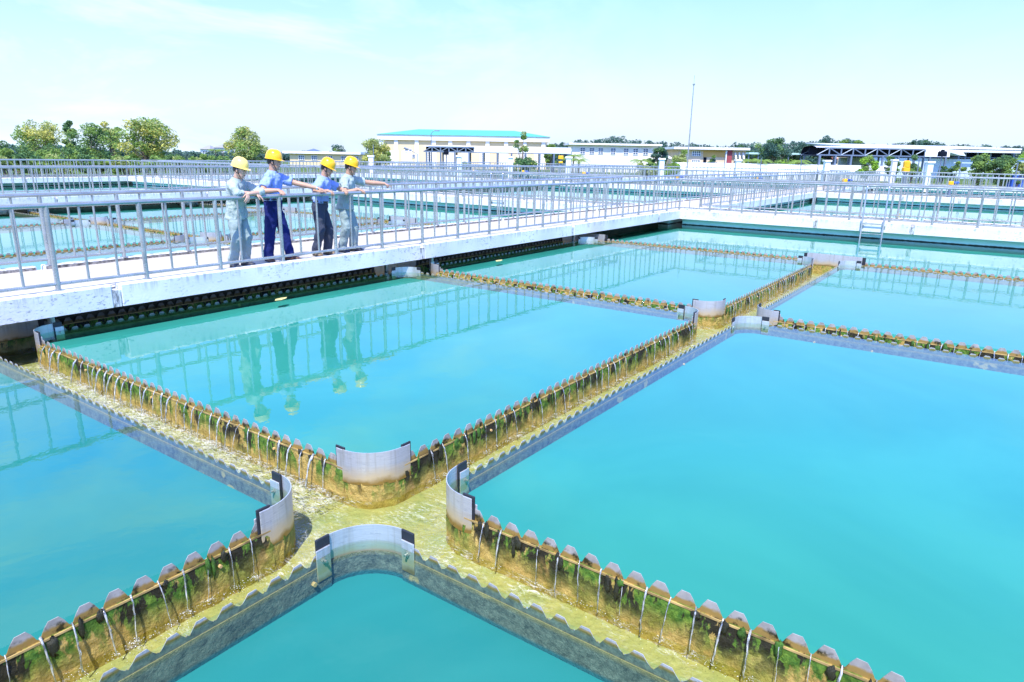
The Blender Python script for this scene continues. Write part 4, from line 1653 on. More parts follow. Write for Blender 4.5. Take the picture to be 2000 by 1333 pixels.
def canopy(px0, px1, pytop, pyeave, d, label, open_to, depth=3.6, posts=9, yaw=0.0, dark_x=None):
    """barrel roofed walkway canopy; the near side shows its truss up to open_to"""
    s = Site((px0 + px1) / 2, d, 0.15, yaw)
    r = s.root('canopy', label, 'canopy', 'barrel roofed canopies')
    x0, x1 = s.X(px0), s.X(px1)
    ze, zt = s.Z(pyeave), s.Z(pytop)
    R0 = zt - ze
    N_ = 14
    vs, fs, gs = [], [], []
    xo = s.X(open_to)

    def sect(x, k, th=0.0):
        # squarish barrel from the near eave to the far eave
        t = PI * k / N_
        cy = -math.copysign(abs(math.cos(t)) ** .6, math.cos(t)) * depth / 2 + depth / 2
        return (x, cy, ze + abs(math.sin(t)) ** .6 * (R0 - th))
    # roof: full barrel past the truss bay, over the bay only its top and far half
    for (a_, b_, k0) in ((x0, xo, 4), (xo, x1, 0)):
        o = len(vs)
        for x in (a_, b_):
            for k in range(k0, N_ + 1):
                vs.append(sect(x, k))
            for k in range(k0, N_ + 1):
                vs.append(sect(x, k, .08))
        n = N_ + 1 - k0
        for k in range(n - 1):
            fs.append((o + k, o + k + 1, o + 2 * n + k + 1, o + 2 * n + k))
            gs.append((o + n + k, o + 3 * n + k, o + 3 * n + k + 1, o + n + k + 1))
        fs.append((o, o + 2 * n, o + 3 * n, o + n))
        fs.append((o + n - 1, o + 2 * n - 1, o + 4 * n - 1, o + 3 * n - 1))
    rb = MB().add(vs, fs)
    for q in gs:
        rb.f.append(q)
        rb.m.append(1)
    s.part('roof', rb, [ROOFW, DARKI], r, 40)  # inner faces near-black: shade under the barrel put into colour
    tr = MB()
    w = max(0.035, .0009 * d)
    n = max(5, int((xo - x0) / (R0 * 1.25)))
    for yy in (0.05, depth - .15):
        tr.box(x0, x1, yy, yy + .08, ze - w, ze + w)
        zt2 = zt - R0 * .24
        tr.box(x0 + R0 * .8, xo, yy, yy + .08, zt2 - w, zt2 + w)
        st = (xo - x0) / n
        for i in range(n + 1):
            x = x0 + i * st
            zz = zt2 if i else ze + .1
            tr.box(x - w, x + w, yy + .01, yy + .07, ze, zz)
            if i < n:
                a_, b_ = ((x, ze), (x + st, zt2)) if i % 2 == 0 else ((x, zt2), (x + st, ze))
                tr.tube([(a_[0], yy + .04, a_[1]), (b_[0], yy + .04, b_[1])], w * .8, 5)
    s.part('truss', tr, STEELG, r)
    for i in range(posts):
        x = x0 + .4 + (x1 - x0 - .8) * i / (posts - 1)
        for yy in (.1, depth - .2):
            s.part('post', MB().cbox(x - w * 1.3, x + w * 1.3, yy - w * 1.3, yy + w * 1.3, 0, ze - w - .002, .01), STEELG, r)
    # added near-black sheet, painted shade inside the truss bay
    s.part('shade_sheet', MB().box(x0 + .1, xo, depth * .55, depth * .6, ze + .02, zt - R0 * .2), DARKI, r)
    return s, r


canopy(828, 1114, 286.5, 298.5, 98, 'long barrel roofed canopy in front of the large cream hall', 926, posts=11)
canopy(1590, 1846, 287, 305, 84, 'dark open truss canopy at right, before the long white shed', 1798, depth=5.0, posts=9)

# --- low yellow building behind the men
s = Site(628, 112)
r = s.root('low_building', 'low yellow building with a flat white roof, behind the men\'s helmets', 'building')
xl, xr = s.X(567), s.X(702)
s.part('wall', MB().box(xl, xr, 0, 8, 0, s.Z(301)), CREAM, r)
s.part('roof', MB().box(s.X(556), xr + .4, -.6, 8.6, s.Z(301) + .003, s.Z(296.5)), WHITE, r)
for px in (585, 610, 640, 668, 690):
    window(s, r, s.X(px), s.X(px + 10), s.Z(313), s.Z(305), 0, 3, 2)
m = MB()
x0, x1 = s.X(586), s.X(609)
m.add([(x0, 3, s.Z(296.3)), (x1, 3, s.Z(296.3)), (x1, 7, s.Z(296.3)), (x0, 7, s.Z(296.3)), ((x0 + x1) / 2, 5, s.Z(290.5))], [(0, 1, 4), (1, 2, 4), (2, 3, 4), (3, 0, 4), (3, 2, 1, 0)])
s.part('roof_turret', m, STEELG, r)

# --- far villa between the trees at left
for (p0, p1, pe, pr, nm) in ((393, 411, 292, 284, 'small white villa with a pitched roof, far off at left'), (420, 440, 289, 282.5, 'second villa gable beside the palms, far off at left')):
    s = Site((p0 + p1) / 2, 190)
    r = s.root('villa', nm, 'house', 'far villas')
    xl, xr, ze, zr = s.X(p0), s.X(p1), s.Z(pe), s.Z(pr)
    s.part('wall', MB().box(xl, xr, 0, 6, 0, ze), WHITE, r)
    s.part('roof', MB().add([(xl - .4, -.5, ze + .01), (xr + .4, -.5, ze + .01), (xr + .4, 6.5, ze + .01), (xl - .4, 6.5, ze + .01), ((xl + xr) / 2 - .3, 3, zr), ((xl + xr) / 2 + .3, 3, zr)],
                            [(0, 1, 5, 4), (1, 2, 5), (2, 3, 4, 5), (3, 0, 4), (3, 2, 1, 0)]), plain('grey_tile', (0.30, 0.30, 0.33), 0.8), r)
    window(s, r, xl + .7, xr - .7, ze - 1.6, ze - .5, 0, 3, 1)

# --- long pale building with square windows
s = Site(1197, 108)
r = s.root('long_building', 'long cream building with a row of square windows, right of the canopy', 'building')
xl, xr = s.X(1116), s.X(1282)
ze = s.Z(284.5)
s.part('wall', MB().box(xl, xr, 0, 9, 0, ze), PALE, r)
s.part('roof', MB().box(xl - .6, xr + .5, -.7, 9.6, ze + .003, s.Z(281.2)), WHITE, r)
for px in (1132, 1150, 1167, 1191, 1216, 1234.5, 1254, 1274):
    window(s, r, s.X(px), s.X(px + 8.5), s.Z(301.5), s.Z(290.5), 0, 2, 3)
s = Site(1190, 92)
r = s.root('grid_fence', 'white open grid fence before the long cream building', 'fence')
m = MB()
x0, x1 = s.X(1122), s.X(1262)
zt = s.Z(305)
for i in range(25):
    x = x0 + (x1 - x0) * i / 24
    s.part('fence_post', MB().box(x - .05, x + .05, 0, .1, 0, zt), WHITE, r) if i % 4 == 0 else m.box(x - .025, x + .025, .03, .07, .3, zt - .05)
for k in range(4):
    z = .9 + (zt - .95) * k / 3
    m.box(x0, x1, .02, .029, z - .03, z + .03)
s.part('bars', m, WHITE, r)

# --- cream and orange building with the red panel
s = Site(1385, 100)
r = s.root('office_building', 'cream building with a dark red panel and slanted white fins', 'building')
xl, xr = s.X(1322), s.X(1452)
ze = s.Z(293)
s.part('wall', MB().box(xl, xr, 0, 9, 0, ze), plain('peach_wall', (0.72, 0.55, 0.38), 0.85, 0, 0.05, 0.6), r)
s.part('roof', MB().box(xl - .9, xr + .3, -.9, 9.5, ze + .003, s.Z(288.5)), WHITE, r)
window(s, r, s.X(1349), s.X(1364), s.Z(305), s.Z(296.5), 0, 4, 2)
window(s, r, s.X(1349), s.X(1364), s.Z(317), s.Z(314), 0, 4, 1)
s.part('upper_band', MB().box(s.X(1370), s.X(1412), -.06, -.003, s.Z(307), s.Z(295)), ORANGE, r)
s.part('door', MB().box(s.X(1371), s.X(1377), -.05, -.003, s.Z(318), s.Z(308)), DARKI, r)
s.part('red_panel', MB().box(s.X(1415), s.X(1424.5), -.4, -.003, s.Z(320), s.Z(293.5)), REDP, r)
s.part('column', MB().box(s.X(1412), s.X(1414), -.5, -.003, 0, ze), WHITE, r)
for px in (1430, 1437.5, 1445):
    m = MB()
    z0, z1 = s.Z(310), s.Z(297)
    x = s.X(px)
    m.add([(x, -.05, z1), (x + .2, -.05, z1), (x + .2, -.9, z0), (x, -.9, z0), (x, -.003, z1 - .2), (x + .2, -.003, z1 - .2), (x + .2, -.003, z0), (x, -.003, z0)],
          [(0, 1, 2, 3), (7, 6, 5, 4), (0, 3, 7, 4), (1, 5, 6, 2), (3, 2, 6, 7), (0, 4, 5, 1)])
    s.part('fin', m, WHITE, r)

# --- low white barrel shed running along the far edge
s = Site(1530, 82)
r = s.root('low_shed', 'long low white barrel roofed shed just behind the last railings', 'shed')
x0, x1 = s.X(1326), s.X(1745)
zc = s.Z(321)
N_ = 12
vs = []
for x in (x0, x1):
    for k in range(N_ + 1):
        t = PI * k / N_
        vs.append((x, 2.5 - 2.5 * math.cos(t), .9 + (zc - .9) * math.sin(t)))
n = N_ + 1
s.part('roof', MB().add(vs, [(k, n + k, n + k + 1, k + 1) for k in range(N_)] + [tuple(range(n)), tuple(reversed(range(n, 2 * n)))]), ROOFW, r, 40)
s.part('wall', MB().box(x0 + .1, x1 - .1, .05, 4.95, 0, .895), WHITE, r)

# --- long white shed at right with dark open storey
s = Site(1800, 104)
r = s.root('white_shed', 'long white flat roofed shed with a dark open storey at far right', 'building')
xl, xr = s.X(1628), s.X(1975)
s.part('roof', MB().add([(xl, -1, s.Z(290)), (xr, -1, s.Z(291)), (xr, 12, s.Z(283)), (xl, 12, s.Z(281)), (xl, -1, s.Z(287.5)), (xr, -1, s.Z(288)), (xr, 12, s.Z(281.5)), (xl, 12, s.Z(279.5))],
                        [(4, 5, 6, 7), (3, 2, 1, 0), (0, 1, 5, 4), (1, 2, 6, 5), (2, 3, 7, 6), (3, 0, 4, 7)]), ROOFW, r)
s.part('gutter', MB().box(xl + 14, xr - .2, -1.15, -1.005, s.Z(297), s.Z(292.5)), ROOFW, r)
s.part('upper_storey_shade', MB().box(xl + .3, xr - .3, .6, 11, s.Z(309), s.Z(291.5)), DARKI, r)  # solid near-black box, shade of the open storey put into colour
for px in (1864, 1877, 1900, 1925, 1950, 1970):
    s.part('column', MB().box(s.X(px) - .12, s.X(px) + .12, -.1, .14, s.Z(309), s.Z(297) - .002), STEELG, r)
s.part('balcony_rail', MB().box(xl + 14, xr + 2, -.05, .03, s.Z(307.2), s.Z(306)), STEELG, r)
s.part('wall', MB().box(s.X(1700), xr + 8, .2, 11.5, 0, s.Z(309.5)), LIGHTB, r)
s.part('stair_roof', MB().add([(s.X(1846), -2.5, s.Z(303)), (s.X(1858), -2.5, s.Z(304)), (s.X(1848), -2.5, s.Z(293)), (s.X(1800), -2.5, s.Z(291)), (s.X(1846), .5, s.Z(303)), (s.X(1858), .5, s.Z(304)), (s.X(1848), .5, s.Z(293)), (s.X(1800), .5, s.Z(291))],
                              [(0, 1, 2, 3), (7, 6, 5, 4), (0, 4, 5, 1), (1, 5, 6, 2), (2, 6, 7, 3), (3, 7, 4, 0)]), ROOFW, r)
m = MB()
m.box(s.X(1845), s.X(1857), -2.9, -2.2, s.Z(313), s.Z(306))
s = Site(1690, 118)
r = s.root('small_house', 'small pale house with a red roof, seen under the dark canopy', 'house')
s.part('wall', MB().box(s.X(1628), s.X(1650), 0, 5, 0, s.Z(306)), PALE, r)
s.part('roof', MB().add([(s.X(1615), -.5, s.Z(312)), (s.X(1632), -.5, s.Z(312)), (s.X(1632), 5, s.Z(312)), (s.X(1615), 5, s.Z(312)), (s.X(1622), 2, s.Z(305)), (s.X(1626), 2, s.Z(305))],
                        [(0, 1, 5, 4), (1, 2, 5), (2, 3, 4, 5), (3, 0, 4), (3, 2, 1, 0)]), plain('red_tile', (0.40, 0.10, 0.06), 0.8), r)
# two pale teal roofs among the trees
for (p0, p1, py, lb) in ((1459, 1480, 300, 'thin pale green roof among the trees, left of the tall dark tree'), (1536, 1563, 301, 'thin pale green roof among the trees, right of the tall dark tree')):
    s = Site((p0 + p1) / 2, 122)
    r = s.root('roof_shelter', lb, 'shelter', 'far shelters')
    z = s.Z(py)
    s.part('roof', MB().box(s.X(p0), s.X(p1), 0, 4, z - .15, z + .15), plain('pale_green_roof', (0.45, 0.66, 0.62), 0.6), r)
    for q in (.06, .94):
        x = s.X(p0) + (s.X(p1) - s.X(p0)) * q
        s.part('post', MB().box(x - .08, x + .08, .3, .46, 0, z - .152), STEELG, r)

# --- white garden canopy by the trees
s = Site(1300, 92)
r = s.root('garden_tent', 'white tent roof between the trees, right of the long building', 'tent')
x0, x1, z0, z1 = s.X(1286), s.X(1312), s.Z(309.5), s.Z(304)
s.part('roof', MB().add([(x0, 0, z0), (x1, 0, z0), (x1, 2, z0), (x0, 2, z0), (x0 + .5, 1, z1), (x1 - .5, 1, z1)], [(0, 1, 5, 4), (1, 2, 5), (2, 3, 4, 5), (3, 0, 4), (3, 2, 1, 0)]), WHITE, r)
for x in (x0 + .08, x1 - .08):
    for y in (.08, 1.92):
        s.part('post', MB().box(x - .04, x + .04, y - .04, y + .04, 0, z0 - .002), WHITE, r)

# --- capped white pillars along the last walkways
PIL = [(726, 304, 66, 'white capped pillar before the yellow flowering tree'), (897, 304, 64, 'white capped pillar under the dark truss end of the canopy'),
       (997, 306, 63, 'white capped pillar below the middle of the canopy'), (1109, 306.5, 62, 'white capped pillar at the right end of the canopy'),
       (1290, 309.5, 62, 'white capped pillar before the white garden tent'), (1438, 312, 63, 'white capped pillar under the slanted fins'),
       (1610, 313, 58, 'white capped pillar at the left end of the dark truss canopy'), (1741, 312, 70, 'white capped pillar behind the yellow valve'),
       (1808, 315.5, 54, 'largest white capped pillar, beside the black lamp post')]
for px, py, d, lb in PIL:
    s = Site(px, d, 0.5)
    r = s.root('vent_pillar', lb, 'pillar', 'white capped pillars')
    h = s.Z(py)
    s.part('shaft', MB().cbox(-.22, .22, -.22, .22, -.4, h - .14, .02), WHITE, r)
    s.part('cap', MB().cbox(-.30, .30, -.30, .30, h - .138, h, .03), WHITE, r)

# --- lamp posts, mast and poles


def pole(px, py, d, r0, r1, label, cat, name, head=None, pb=None):
    s = Site(px, d)
    r = s.root(name, label, cat, None)
    h = s.Z(py)
    dx = 0 if pb is None else s.X(px + pb) 
    s.part('pole', MB().tube([(dx, 0, 0), (0, 0, h)], [r0, r1], 8), STEELG if head != 'mast' else RAIL, r, 60)
    if head == 'arm':
        s.part('lamp_head', MB().tube([(0, 0, h), (.35, 0, h + .35), (.8, 0, h + .4)], .05, 6).cbox(.5, 1.25, -.16, .16, h + .33, h + .50, .04), STEELG, r)
    elif head == 'globe':
        s.part('lamp_head', MB().cbox(-.28, .28, -.28, .28, h - .05, h + .38, .10).box(-.1, .1, -.1, .1, h + .383, h + .5), DARKI, r)
    elif head == 'mast':
        s.part('finial', MB().tube([(0, 0, h), (0, 0, h + .9)], .02, 6).ell((0, 0, h), .14, .14, .10), RAIL, r)
    return r


pole(1340, 170, 74, .085, .05, 'tall thin mast rising far above the horizon', 'mast', 'mast', 'mast')
pole(843, 262, 100, .09, .06, 'lamp post before the turquoise roofed hall', 'lamp post', 'street_lamp', 'arm')
pole(1828, 305, 56, .06, .05, 'black headed lamp post beside the largest white pillar', 'lamp post', 'street_lamp', 'globe')
pole(872, 302, 80, .07, .06, 'short black headed lamp post under the canopy', 'lamp post', 'street_lamp', 'globe')
s = Site(808, 88)
r = s.root('flood_light', 'floodlight on a bent arm before the left end of the hall', 'floodlight')
s.part('arm', MB().tube([(.55, 0, 0), (.55, 0, s.Z(302)), (-.6, 0, s.Z(292))], .05, 6), STEELG, r)
s.part('lamp_head', MB().tube([(-.6, 0, s.Z(292)), (-1.2, 0, s.Z(289.5))], [.09, .13], 8), STEELG, r)
for px, py, d, lb in ((1412, 300, 72, 'thin grey pole left of the red panel building corner'), (1482, 309, 68, 'grey pipe bent over at the top, before the low shed'), (1560, 312, 68, 'grey vent pipe before the low shed, right half'),
                      (1593, 302, 66, 'blue grey pole at the left end of the dark canopy'), (1786, 305, 58, 'blue grey pole left of the largest white pillar'), (1976, 318, 52, 'white pole at the far right edge'),
                      (1868, 317, 60, 'thin grey pole between the right trees'), (731, 283, 70, 'thin pole in the yellow flowering tree')):
    pole(px, py, d, .045, .04, lb, 'pole', 'pole')

# --- yellow and blue valve drives on the walkways
VAL = [(830, 333, 60), (924, 334, 58), (1022, 335, 58), (1140, 338, 56), (1322, 346, 48), (1475, 348, 45), (1647, 352, 41), (1852, 357, 37)]
vroot = None
for i, (px, py, d) in enumerate(VAL):
    z = max(0.5, zat(px, py + 4, d))
    s = Site(px, d, 0.5)
    lb = ['yellow valve drive behind the railings, below the left end of the canopy', 'yellow valve drive behind the railings, below the truss end', 'yellow valve drive below the middle of the canopy',
          'yellow valve drive below the right end of the canopy', 'yellow valve drive below the mast', 'yellow valve drive below the red panel building', 'yellow valve drive below the left end of the dark truss canopy',
          'yellow valve drive at far right, largest of them'][i]
    r = s.root('valve_drive', lb, 'valve drive', 'valve drives on the walkways')
    h = s.Z(py)
    s.part('stand', MB().cbox(-.06, .06, -.06, .06, 0, max(.1, h - .12), .01).box(-.12, .12, -.12, .12, 0, .03), STEELG, r)
    s.part('gearbox', MB().cbox(-.13, .13, -.10, .10, h - .10, h + .08, .04), YELP, r)
    s.part('motor', MB().tube([(.131, 0, h), (.38, 0, h)], .065, 10).tube([(.382, 0, h), (.44, 0, h)], .045, 10), BLUEP, r, 50)
s = Site(1763, 60)
r = s.root('yellow_tank', 'yellow two tier machine behind the railing, under the dark canopy', 'machine')
s.part('lower_body', MB().cbox(-.27, .27, -.25, .25, s.Z(336), s.Z(327), .06), YELP, r)
s.part('upper_body', MB().cbox(-.24, .27, -.25, .25, s.Z(326.5), s.Z(314), .12), YELP, r)
s.part('stand', MB().box(-.1, .1, -.1, .1, 0, s.Z(336) - .002), STEELG, r)
s = Site(1094, 70)
r = s.root('yellow_sign', 'yellow machine cover at the right end of the long canopy', 'machine')
s.part('cover', MB().cbox(-.26, .26, -.2, .2, s.Z(311), s.Z(304.5), .05), YELP, r)
s.part('lower_cover', MB().cbox(-.22, .22, -.2, .2, s.Z(319), s.Z(315.5), .04), YELP, r)
s.part('stand', MB().box(-.08, .08, -.08, .08, 0, s.Z(319) - .002).box(-.08, .08, -.08, .08, s.Z(315.5) + .002, s.Z(311) - .002), STEELG, r)
s = Site(1985, 60)
r = s.root('blue_cabinet', 'blue cabinet behind the railing at the far right edge', 'cabinet')
s.part('body', MB().cbox(s.X(1974), s.X(2010), 0, .8, 0, s.Z(344), .04), BLUEP, r)
s.part('top_cover', MB().cbox(s.X(1973), s.X(2011), -.05, .85, s.Z(344) + .002, s.Z(342.5), .02), plain('blue_sheet', (0.10, 0.25, 0.6), 0.5), r)


# --- trees
def leaves(mb, c, rad, n, size, mi, rng, flat=1.0):
    for _ in range(n):
        # leaves towards the outside of each clump
        while True:
            p = Vector((rng.uniform(-1, 1), rng.uniform(-1, 1), rng.uniform(-1, 1)))
            if 0.25 < p.length < 1:
                break
        q = Vector(c) + Vector((p.x * rad, p.y * rad, p.z * rad * flat))
        a = Vector((rng.gauss(0, 1), rng.gauss(0, 1), rng.gauss(0, .6))).normalized() * size * rng.uniform(.6, 1.3)
        b = Vector((rng.gauss(0, 1), rng.gauss(0, 1), rng.gauss(0, 1)))
        b = (b - a * (b.dot(a) / a.length_squared))
        b = b.normalized() * size * .45 * rng.uniform(.6, 1.2)
        mb.add([q - a, q + b, q + a, q - b], [(0, 1, 2, 3)], mi)


def tree(px, pt, pw, d, label, mats, seed, base=.15, yellow=0.0, dens=1.0, stem=0.28, name='broadleaf_tree', group='trees beyond the ponds', leaf=0.17, shape=1.0):
    """px column, pt top of the crown in photo rows, pw crown width in photo columns"""
    rng = random.Random(seed)
    o = gp(px, d, base)
    o.z = base
    H = zat(px, pt, d) - base
    Wd = pw / FPX * d
    r = thing(name, o, label, 'tree', group)
    tk = MB()
    lean = Vector((rng.uniform(-.05, .05), rng.uniform(-.05, .05), 1)) * H
    top = o + lean * (stem + .28)
    rt = max(.05, H * .022)
    tk.tube([o, o + lean * stem * .5, o + lean * stem, top], [rt, rt * .8, rt * .65, rt * .35], 7)
    cr = MB()
    cl = []
    ncl = int(26 * dens)
    cz = H * (stem + (1 - stem) * .52)
    rz = H * (1 - stem) * .52
    for i in range(ncl):
        while True:
            p = Vector((rng.uniform(-1, 1), rng.uniform(-1, 1), rng.uniform(-1, 1)))
            if .2 < p.length < 1:
                break
        w = 1 - .32 * max(0, p.z) * shape - .25 * max(0, -p.z)
        c = o + Vector((p.x * Wd * .46 * w, p.y * Wd * .46 * w, cz + p.z * rz * .88))
        cl.append((c, p))
    for c, p in cl:
        tk.tube([o + lean * (stem * rng.uniform(.6, 1.0)), o.lerp(c, .55) + Vector((0, 0, H * .12)), c], [rt * .4, rt * .24, rt * .08], 5)
        rad = min(Wd, H) * rng.uniform(.13, .21)
        mi = 0 if rng.random() < .62 else 1
        if yellow and rng.random() < yellow:
            mi = 2
        n = int(150 * rng.uniform(.7, 1.2))
        leaves(cr, c, rad, n, leaf * (H / 6) ** .5, mi, rng, .75)
        if yellow and mi != 2:
            leaves(cr, c, rad * 1.05, int(n * yellow * .35), leaf * .8, 2, rng, .75)
    mk('trunk', tk, BARK, r, 60)
    mk('crown', cr, mats, r)
    return r


A, B_, O, Y, BL, BR = LF
T = [
    (-14, 252, 50, 84, 'tree cut by the left edge of the photo', [A, B_, Y], 0, 1.0, .1),
    (88, 239, 92, 82, 'yellow flowering tree, leftmost, with a broad loose crown', [O, A, Y], .26, 1.2, .15),
    (143, 234, 34, 86, 'slim green tree top between the two yellow flowering trees', [A, B_, Y], 0, .7, .2),
    (183, 246, 96, 78, 'dense green tree in front, between the two yellow flowering trees', [A, B_, Y], 0, 1.3, .08),
    (224, 231, 40, 88, 'tall narrow green tree just left of the big yellow flowering one', [O, A, Y], .05, .8, .2),
    (290, 232, 112, 76, 'biggest tree, full of yellow blossom, left of the men', [A, O, Y], .30, 1.8, .12),
    (488, 253, 76, 72, 'round pale green tree behind the leftmost helmets', [O, A, Y], .14, 1.2, .12),
    (733, 275, 76, 76, 'loose yellow green tree left of the cream hall', [O, A, Y], .2, 1.2, .1),
    (1287, 283, 34, 88, 'blue green tree right of the long cream building', [BL, B_, Y], 0, .9, .12),
    (1328, 293, 36, 86, 'olive tree beside the mast', [O, A, Y], 0, .8, .12),
    (1390, 299, 20, 94, 'small tree standing before the orange wall', [BL, A, Y], 0, .5, .1),
    (1508, 265, 56, 92, 'tallest dark tree at right of the cream and red building', [BL, B_, Y], 0, 1.1, .2),
    (1690, 306, 40, 78, 'round green tree under the dark truss canopy, left one', [A, BR, Y], 0, .8, .1),
    (1735, 306, 34, 78, 'green tree under the dark truss canopy, middle one', [A, B_, Y], 0, .7, .1),
    (1778, 304, 34, 76, 'dark tree under the right end of the dark truss canopy', [B_, A, Y], 0, .7, .1),
    (1837, 304, 24, 66, 'slim dark tree behind the black headed lamp post', [B_, BL, Y], 0, .6, .1),
    (1862, 314, 32, 64, 'low spreading tree right of the black headed lamp post', [A, B_, Y], 0, .6, .1),
    (1908, 300, 52, 62, 'dark conical tree before the pale blue wall, left of two', [B_, A, Y], 0, 1.1, .08),
    (1952, 300, 54, 61, 'dark conical tree before the pale blue wall, right of two', [B_, A, Y], 0, 1.1, .08),
    (1984, 310, 24, 60, 'small olive tree near the right edge', [O, B_, Y], 0, .6, .1),
    (1996, 292, 44, 110, 'bright green tree behind the shed at the right edge', [BR, A, Y], 0, .8, .1),
    (1442, 279, 44, 128, 'blue green tree behind the slanted fins building, right side', [BL, B_, Y], 0, 1.0, .1),
    (1475, 281, 40, 132, 'far blue green tree left of the tallest dark tree', [BL, A, Y], 0, 1.0, .1),
    (1552, 277, 46, 126, 'far tree right of the tallest dark tree', [BL, B_, Y], 0, 1.1, .1),
    (1580, 275, 44, 122, 'far tree left of the dark truss canopy, with a rounded top', [BL, A, Y], 0, 1.1, .1),
    (1608, 265, 40, 118, 'far pointed tree rising above the dark truss canopy', [BL, B_, Y], 0, 1.1, .1),
    (1640, 272, 46, 124, 'far tree behind the left end of the long white shed', [A, BL, Y], 0, 1.1, .1),
    (1668, 273, 36, 126, 'far tree over the roof of the long white shed, left', [BL, A, Y], 0, 1.0, .1),
    (1802, 271, 30, 130, 'far dark tree over the roof of the long white shed, middle', [BL, B_, Y], 0, .9, .1),
    (1776, 274, 28, 130, 'far dark tree over the long white shed, just left of the middle one', [BL, B_, Y], 0, .9, .1),
    (1018, 254, 34, 74, 'thin feathery tree before the cream hall', [A, O, Y], 0, .35, .35),
    (1075, 279, 30, 120, 'green tree between the hall and the long building', [A, BL, Y], 0, .7, .1),
    (660, 281, 30, 140, 'small far tree above the flat yellow building', [BL, A, Y], 0, .6, .1),
]
for i, (px, pt, pw, d, lb, mt, yl, de, st) in enumerate(T):
    tree(px, pt, pw, d, lb, mt, 40 + i, yellow=yl, dens=de, stem=st, leaf=.12 if lb.startswith('thin') else .17)


def bush(px, pt, pw, d, label, mats, seed):
    rng = random.Random(seed)
    o = gp(px, d, .15); o.z = .15
    H = max(.5, zat(px, pt, d) - .15)
    Wd = pw / FPX * d
    r = thing('bush', o, label, 'bush', 'bushes beyond the ponds')
    cr, tk = MB(), MB()
    for i in range(14):
        c = o + Vector((rng.uniform(-.42, .42) * Wd, rng.uniform(-.4, .4) * min(Wd, 4), H * rng.uniform(.25, .78)))
        tk.tube([o + Vector(((c.x - o.x) * .4, (c.y - o.y) * .4, 0)), c], [.04, .015], 5)
        leaves(cr, c, min(Wd, H) * rng.uniform(.18, .26), 110, .16, 0 if rng.random() < .6 else 1, rng, .8)
    mk('stem', tk, BARK, r)
    mk('foliage', cr, mats, r)


for i, (px, pt, pw, d, lb) in enumerate([(20, 299, 70, 54, 'low green bush behind the railings at the left edge, nearer row'), (75, 298, 70, 55, 'low green bush behind the railings, under the leftmost yellow tree, nearer row'),
        (130, 300, 70, 56, 'low green bush behind the railings, under the slim tree, nearer row'), (190, 297, 80, 57, 'low green bush behind the railings, under the dense green tree, nearer row'),
        (250, 300, 70, 58, 'low green bush behind the railings, left under the biggest yellow tree'), (310, 301, 70, 59, 'low green bush behind the railings, right under the biggest yellow tree'),
        (365, 303, 60, 60, 'low green bush behind the railings, right of the biggest yellow tree'), (425, 304, 70, 61, 'low green bush behind the railings, just left of the men')]):
    bush(px, pt, pw, d, lb, [A, B_ if i % 2 else O], 400 + i)
for i, (px, pt, pw, d, lb, mt) in enumerate([
    (10, 287, 44, 80, 'low dark bush at the left edge', [B_, A]), (78, 276, 70, 76, 'dark green bush under the leftmost yellow tree', [B_, A]),
    (130, 283, 60, 74, 'green bush left of the dense green tree', [A, B_]), (350, 294, 60, 84, 'low bush right of the biggest yellow tree', [B_, A]),
    (400, 299, 60, 90, 'low bush below the small villa', [A, B_]), (445, 299, 40, 86, 'low bush left of the round pale tree', [A, BL]),
    (1020, 303, 46, 72, 'low bush at the foot of the feathery tree', [A, B_]), (909, 310, 18, 84, 'small bush under the canopy', [A, O]),
    (1310, 317, 44, 72, 'bright green hedge right of the pillar by the tent', [BR, A]), (1262, 317, 44, 74, 'olive hedge left of the pillar by the tent', [O, A]),
    (1534, 308, 42, 88, 'bright bush behind the long low shed', [BR, A]), (1270, 303, 20, 90, 'dark bush beside the blue grey door', [B_, BL]),
    (1590, 298, 44, 96, 'dark bush at the left end of the truss canopy', [BL, B_])]):
    bush(px, pt, pw, d, lb, mt, 200 + i)


def palm(px, pt, d, label, seed, w=3.2):
    rng = random.Random(seed)
    o = gp(px, d, .15); o.z = .15
    H = zat(px, pt, d) - .15
    r = thing('palm_tree', o, label, 'palm', 'palms beyond the ponds')
    tp = o + Vector((rng.uniform(-.2, .2), rng.uniform(-.2, .2), H * .72))
    mk('trunk', MB().tube([o, o.lerp(tp, .5), tp], [.13, .10, .09], 7), BARK, r, 60)
    m = MB()
    for i in range(13):
        a = 2 * PI * i / 13 + rng.uniform(-.2, .2)
        el = rng.uniform(.3, 1.1)
        pts = []
        for k in range(7):
            t = k / 6
            rr = w * .5 * t * math.cos(el * .6)
            zz = H * .28 * (math.sin(el) * 1.3 * t - 1.15 * t * t)
            pts.append(tp + Vector((math.cos(a) * rr, math.sin(a) * rr, zz)))
        sd = Vector((-math.sin(a), math.cos(a), 0))
        for k in range(6):
            for sg in (-1, 1):
                for q in (0, .5):
                    p = pts[k].lerp(pts[k + 1], q)
                    L_ = .42 * math.sin(PI * (.15 + .8 * (k + q) / 6)) * w / 3.2
                    e = p + sd * sg * L_ + (pts[k + 1] - pts[k]) * .5 - Vector((0, 0, L_ * .45))
                    m.add([p, p + (pts[k + 1] - pts[k]) * .28, e], [(0, 1, 2)])
    mk('frond', m, A, r)


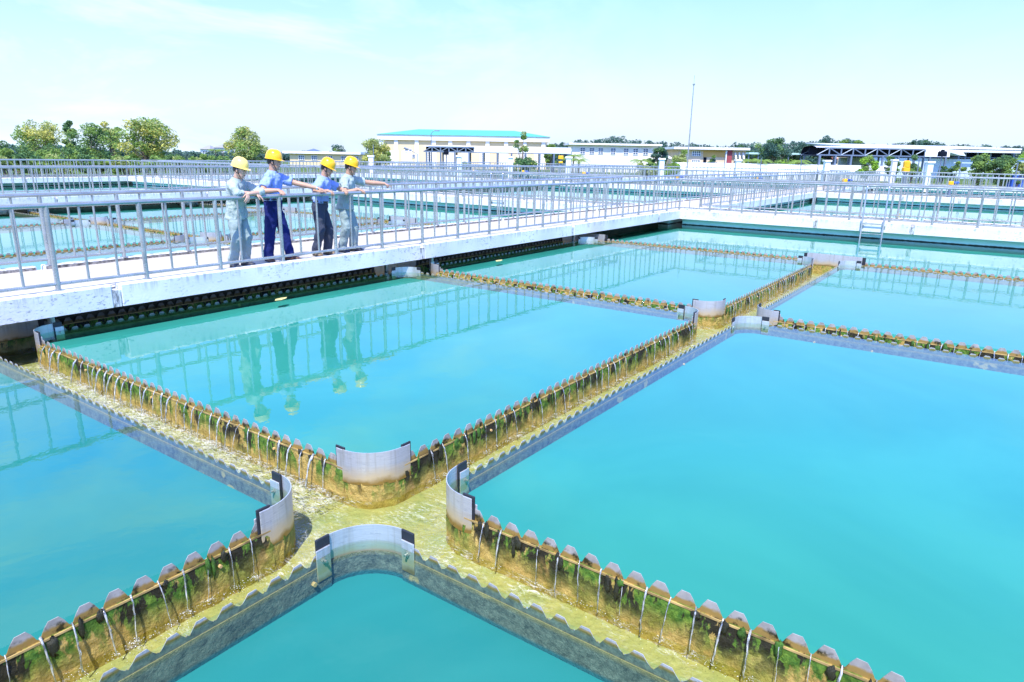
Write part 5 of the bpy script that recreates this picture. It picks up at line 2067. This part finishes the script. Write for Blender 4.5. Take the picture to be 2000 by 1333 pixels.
for i, (px, pt, d, lb) in enumerate([(422, 285, 150, 'palm between the two far villas'), (438, 286, 150, 'palm right of the second far villa'), (1118, 290, 84, 'palm at the left corner of the long cream building'),
                                     (1254, 301, 78, 'palm before the right end of the long cream building'), (1463, 300, 86, 'palm right of the slanted fins'), (1486, 301, 84, 'palm left of the tallest dark tree'),
                                     (1556, 302, 84, 'palm before the wooded rise, left of the truss canopy'), (1128, 300, 80, 'low palm before the grid fence')]):
    palm(px, pt, d, lb, 300 + i, 3.6 if d < 100 else 4.5)

# far wood along the skyline: reads as one mass
rng = random.Random(99)
wd = MB()
prof = [(-60, 286, 120), (40, 284, 120), (360, 296, 160), (470, 296, 170), (560, 296, 180), (700, 300, 180), (1060, 281, 170), (1100, 279, 170), (1150, 274, 200), (1180, 271, 200), (1205, 266, 200), (1225, 273, 200), (1280, 276, 210),
        (1330, 281, 210), (1400, 285, 200), (1440, 278, 190), (1470, 279, 190), (1500, 282, 190), (1545, 276, 180), (1580, 277, 175), (1605, 268, 170), (1625, 273, 170), (1665, 272, 170), (1700, 282, 180), (1760, 281, 185),
        (1778, 273, 180), (1800, 271, 180), (1830, 281, 190), (1900, 284, 190), (1960, 286, 200), (2060, 286, 200)]
for i in range(len(prof) - 1):
    (p0, t0, d0), (p1, t1, d1) = prof[i], prof[i + 1]
    n = max(1, int((p1 - p0) / 6))
    for k in range(n):
        f = (k + rng.random()) / n
        px, pt, d = p0 + (p1 - p0) * f, t0 + (t1 - t0) * f + rng.uniform(-2, 4), d0 + (d1 - d0) * f + rng.uniform(-8, 12)
        o = gp(px, d, .15)
        H = max(2.0, zat(px, pt, d) - .15)
        for q in range(5):
            rr = rng.uniform(.14, .22) * max(H, 5)
            z = .15 + max(.6, H - rr * .8 - q * H * .2)
            leaves(wd, (o.x + rng.uniform(-1.4, 1.4), o.y + rng.uniform(-1.4, 1.4), z), rr, 75, .42, 0 if rng.random() < .55 else 1, rng, .85)
tag(mk('far_wood', wd, [mat_leaf('far_leaf', (0.08, 0.15, 0.13), (0.13, 0.20, 0.16)), BL]), kind='stuff')  # distance haze put into the paler, bluer leaf colour
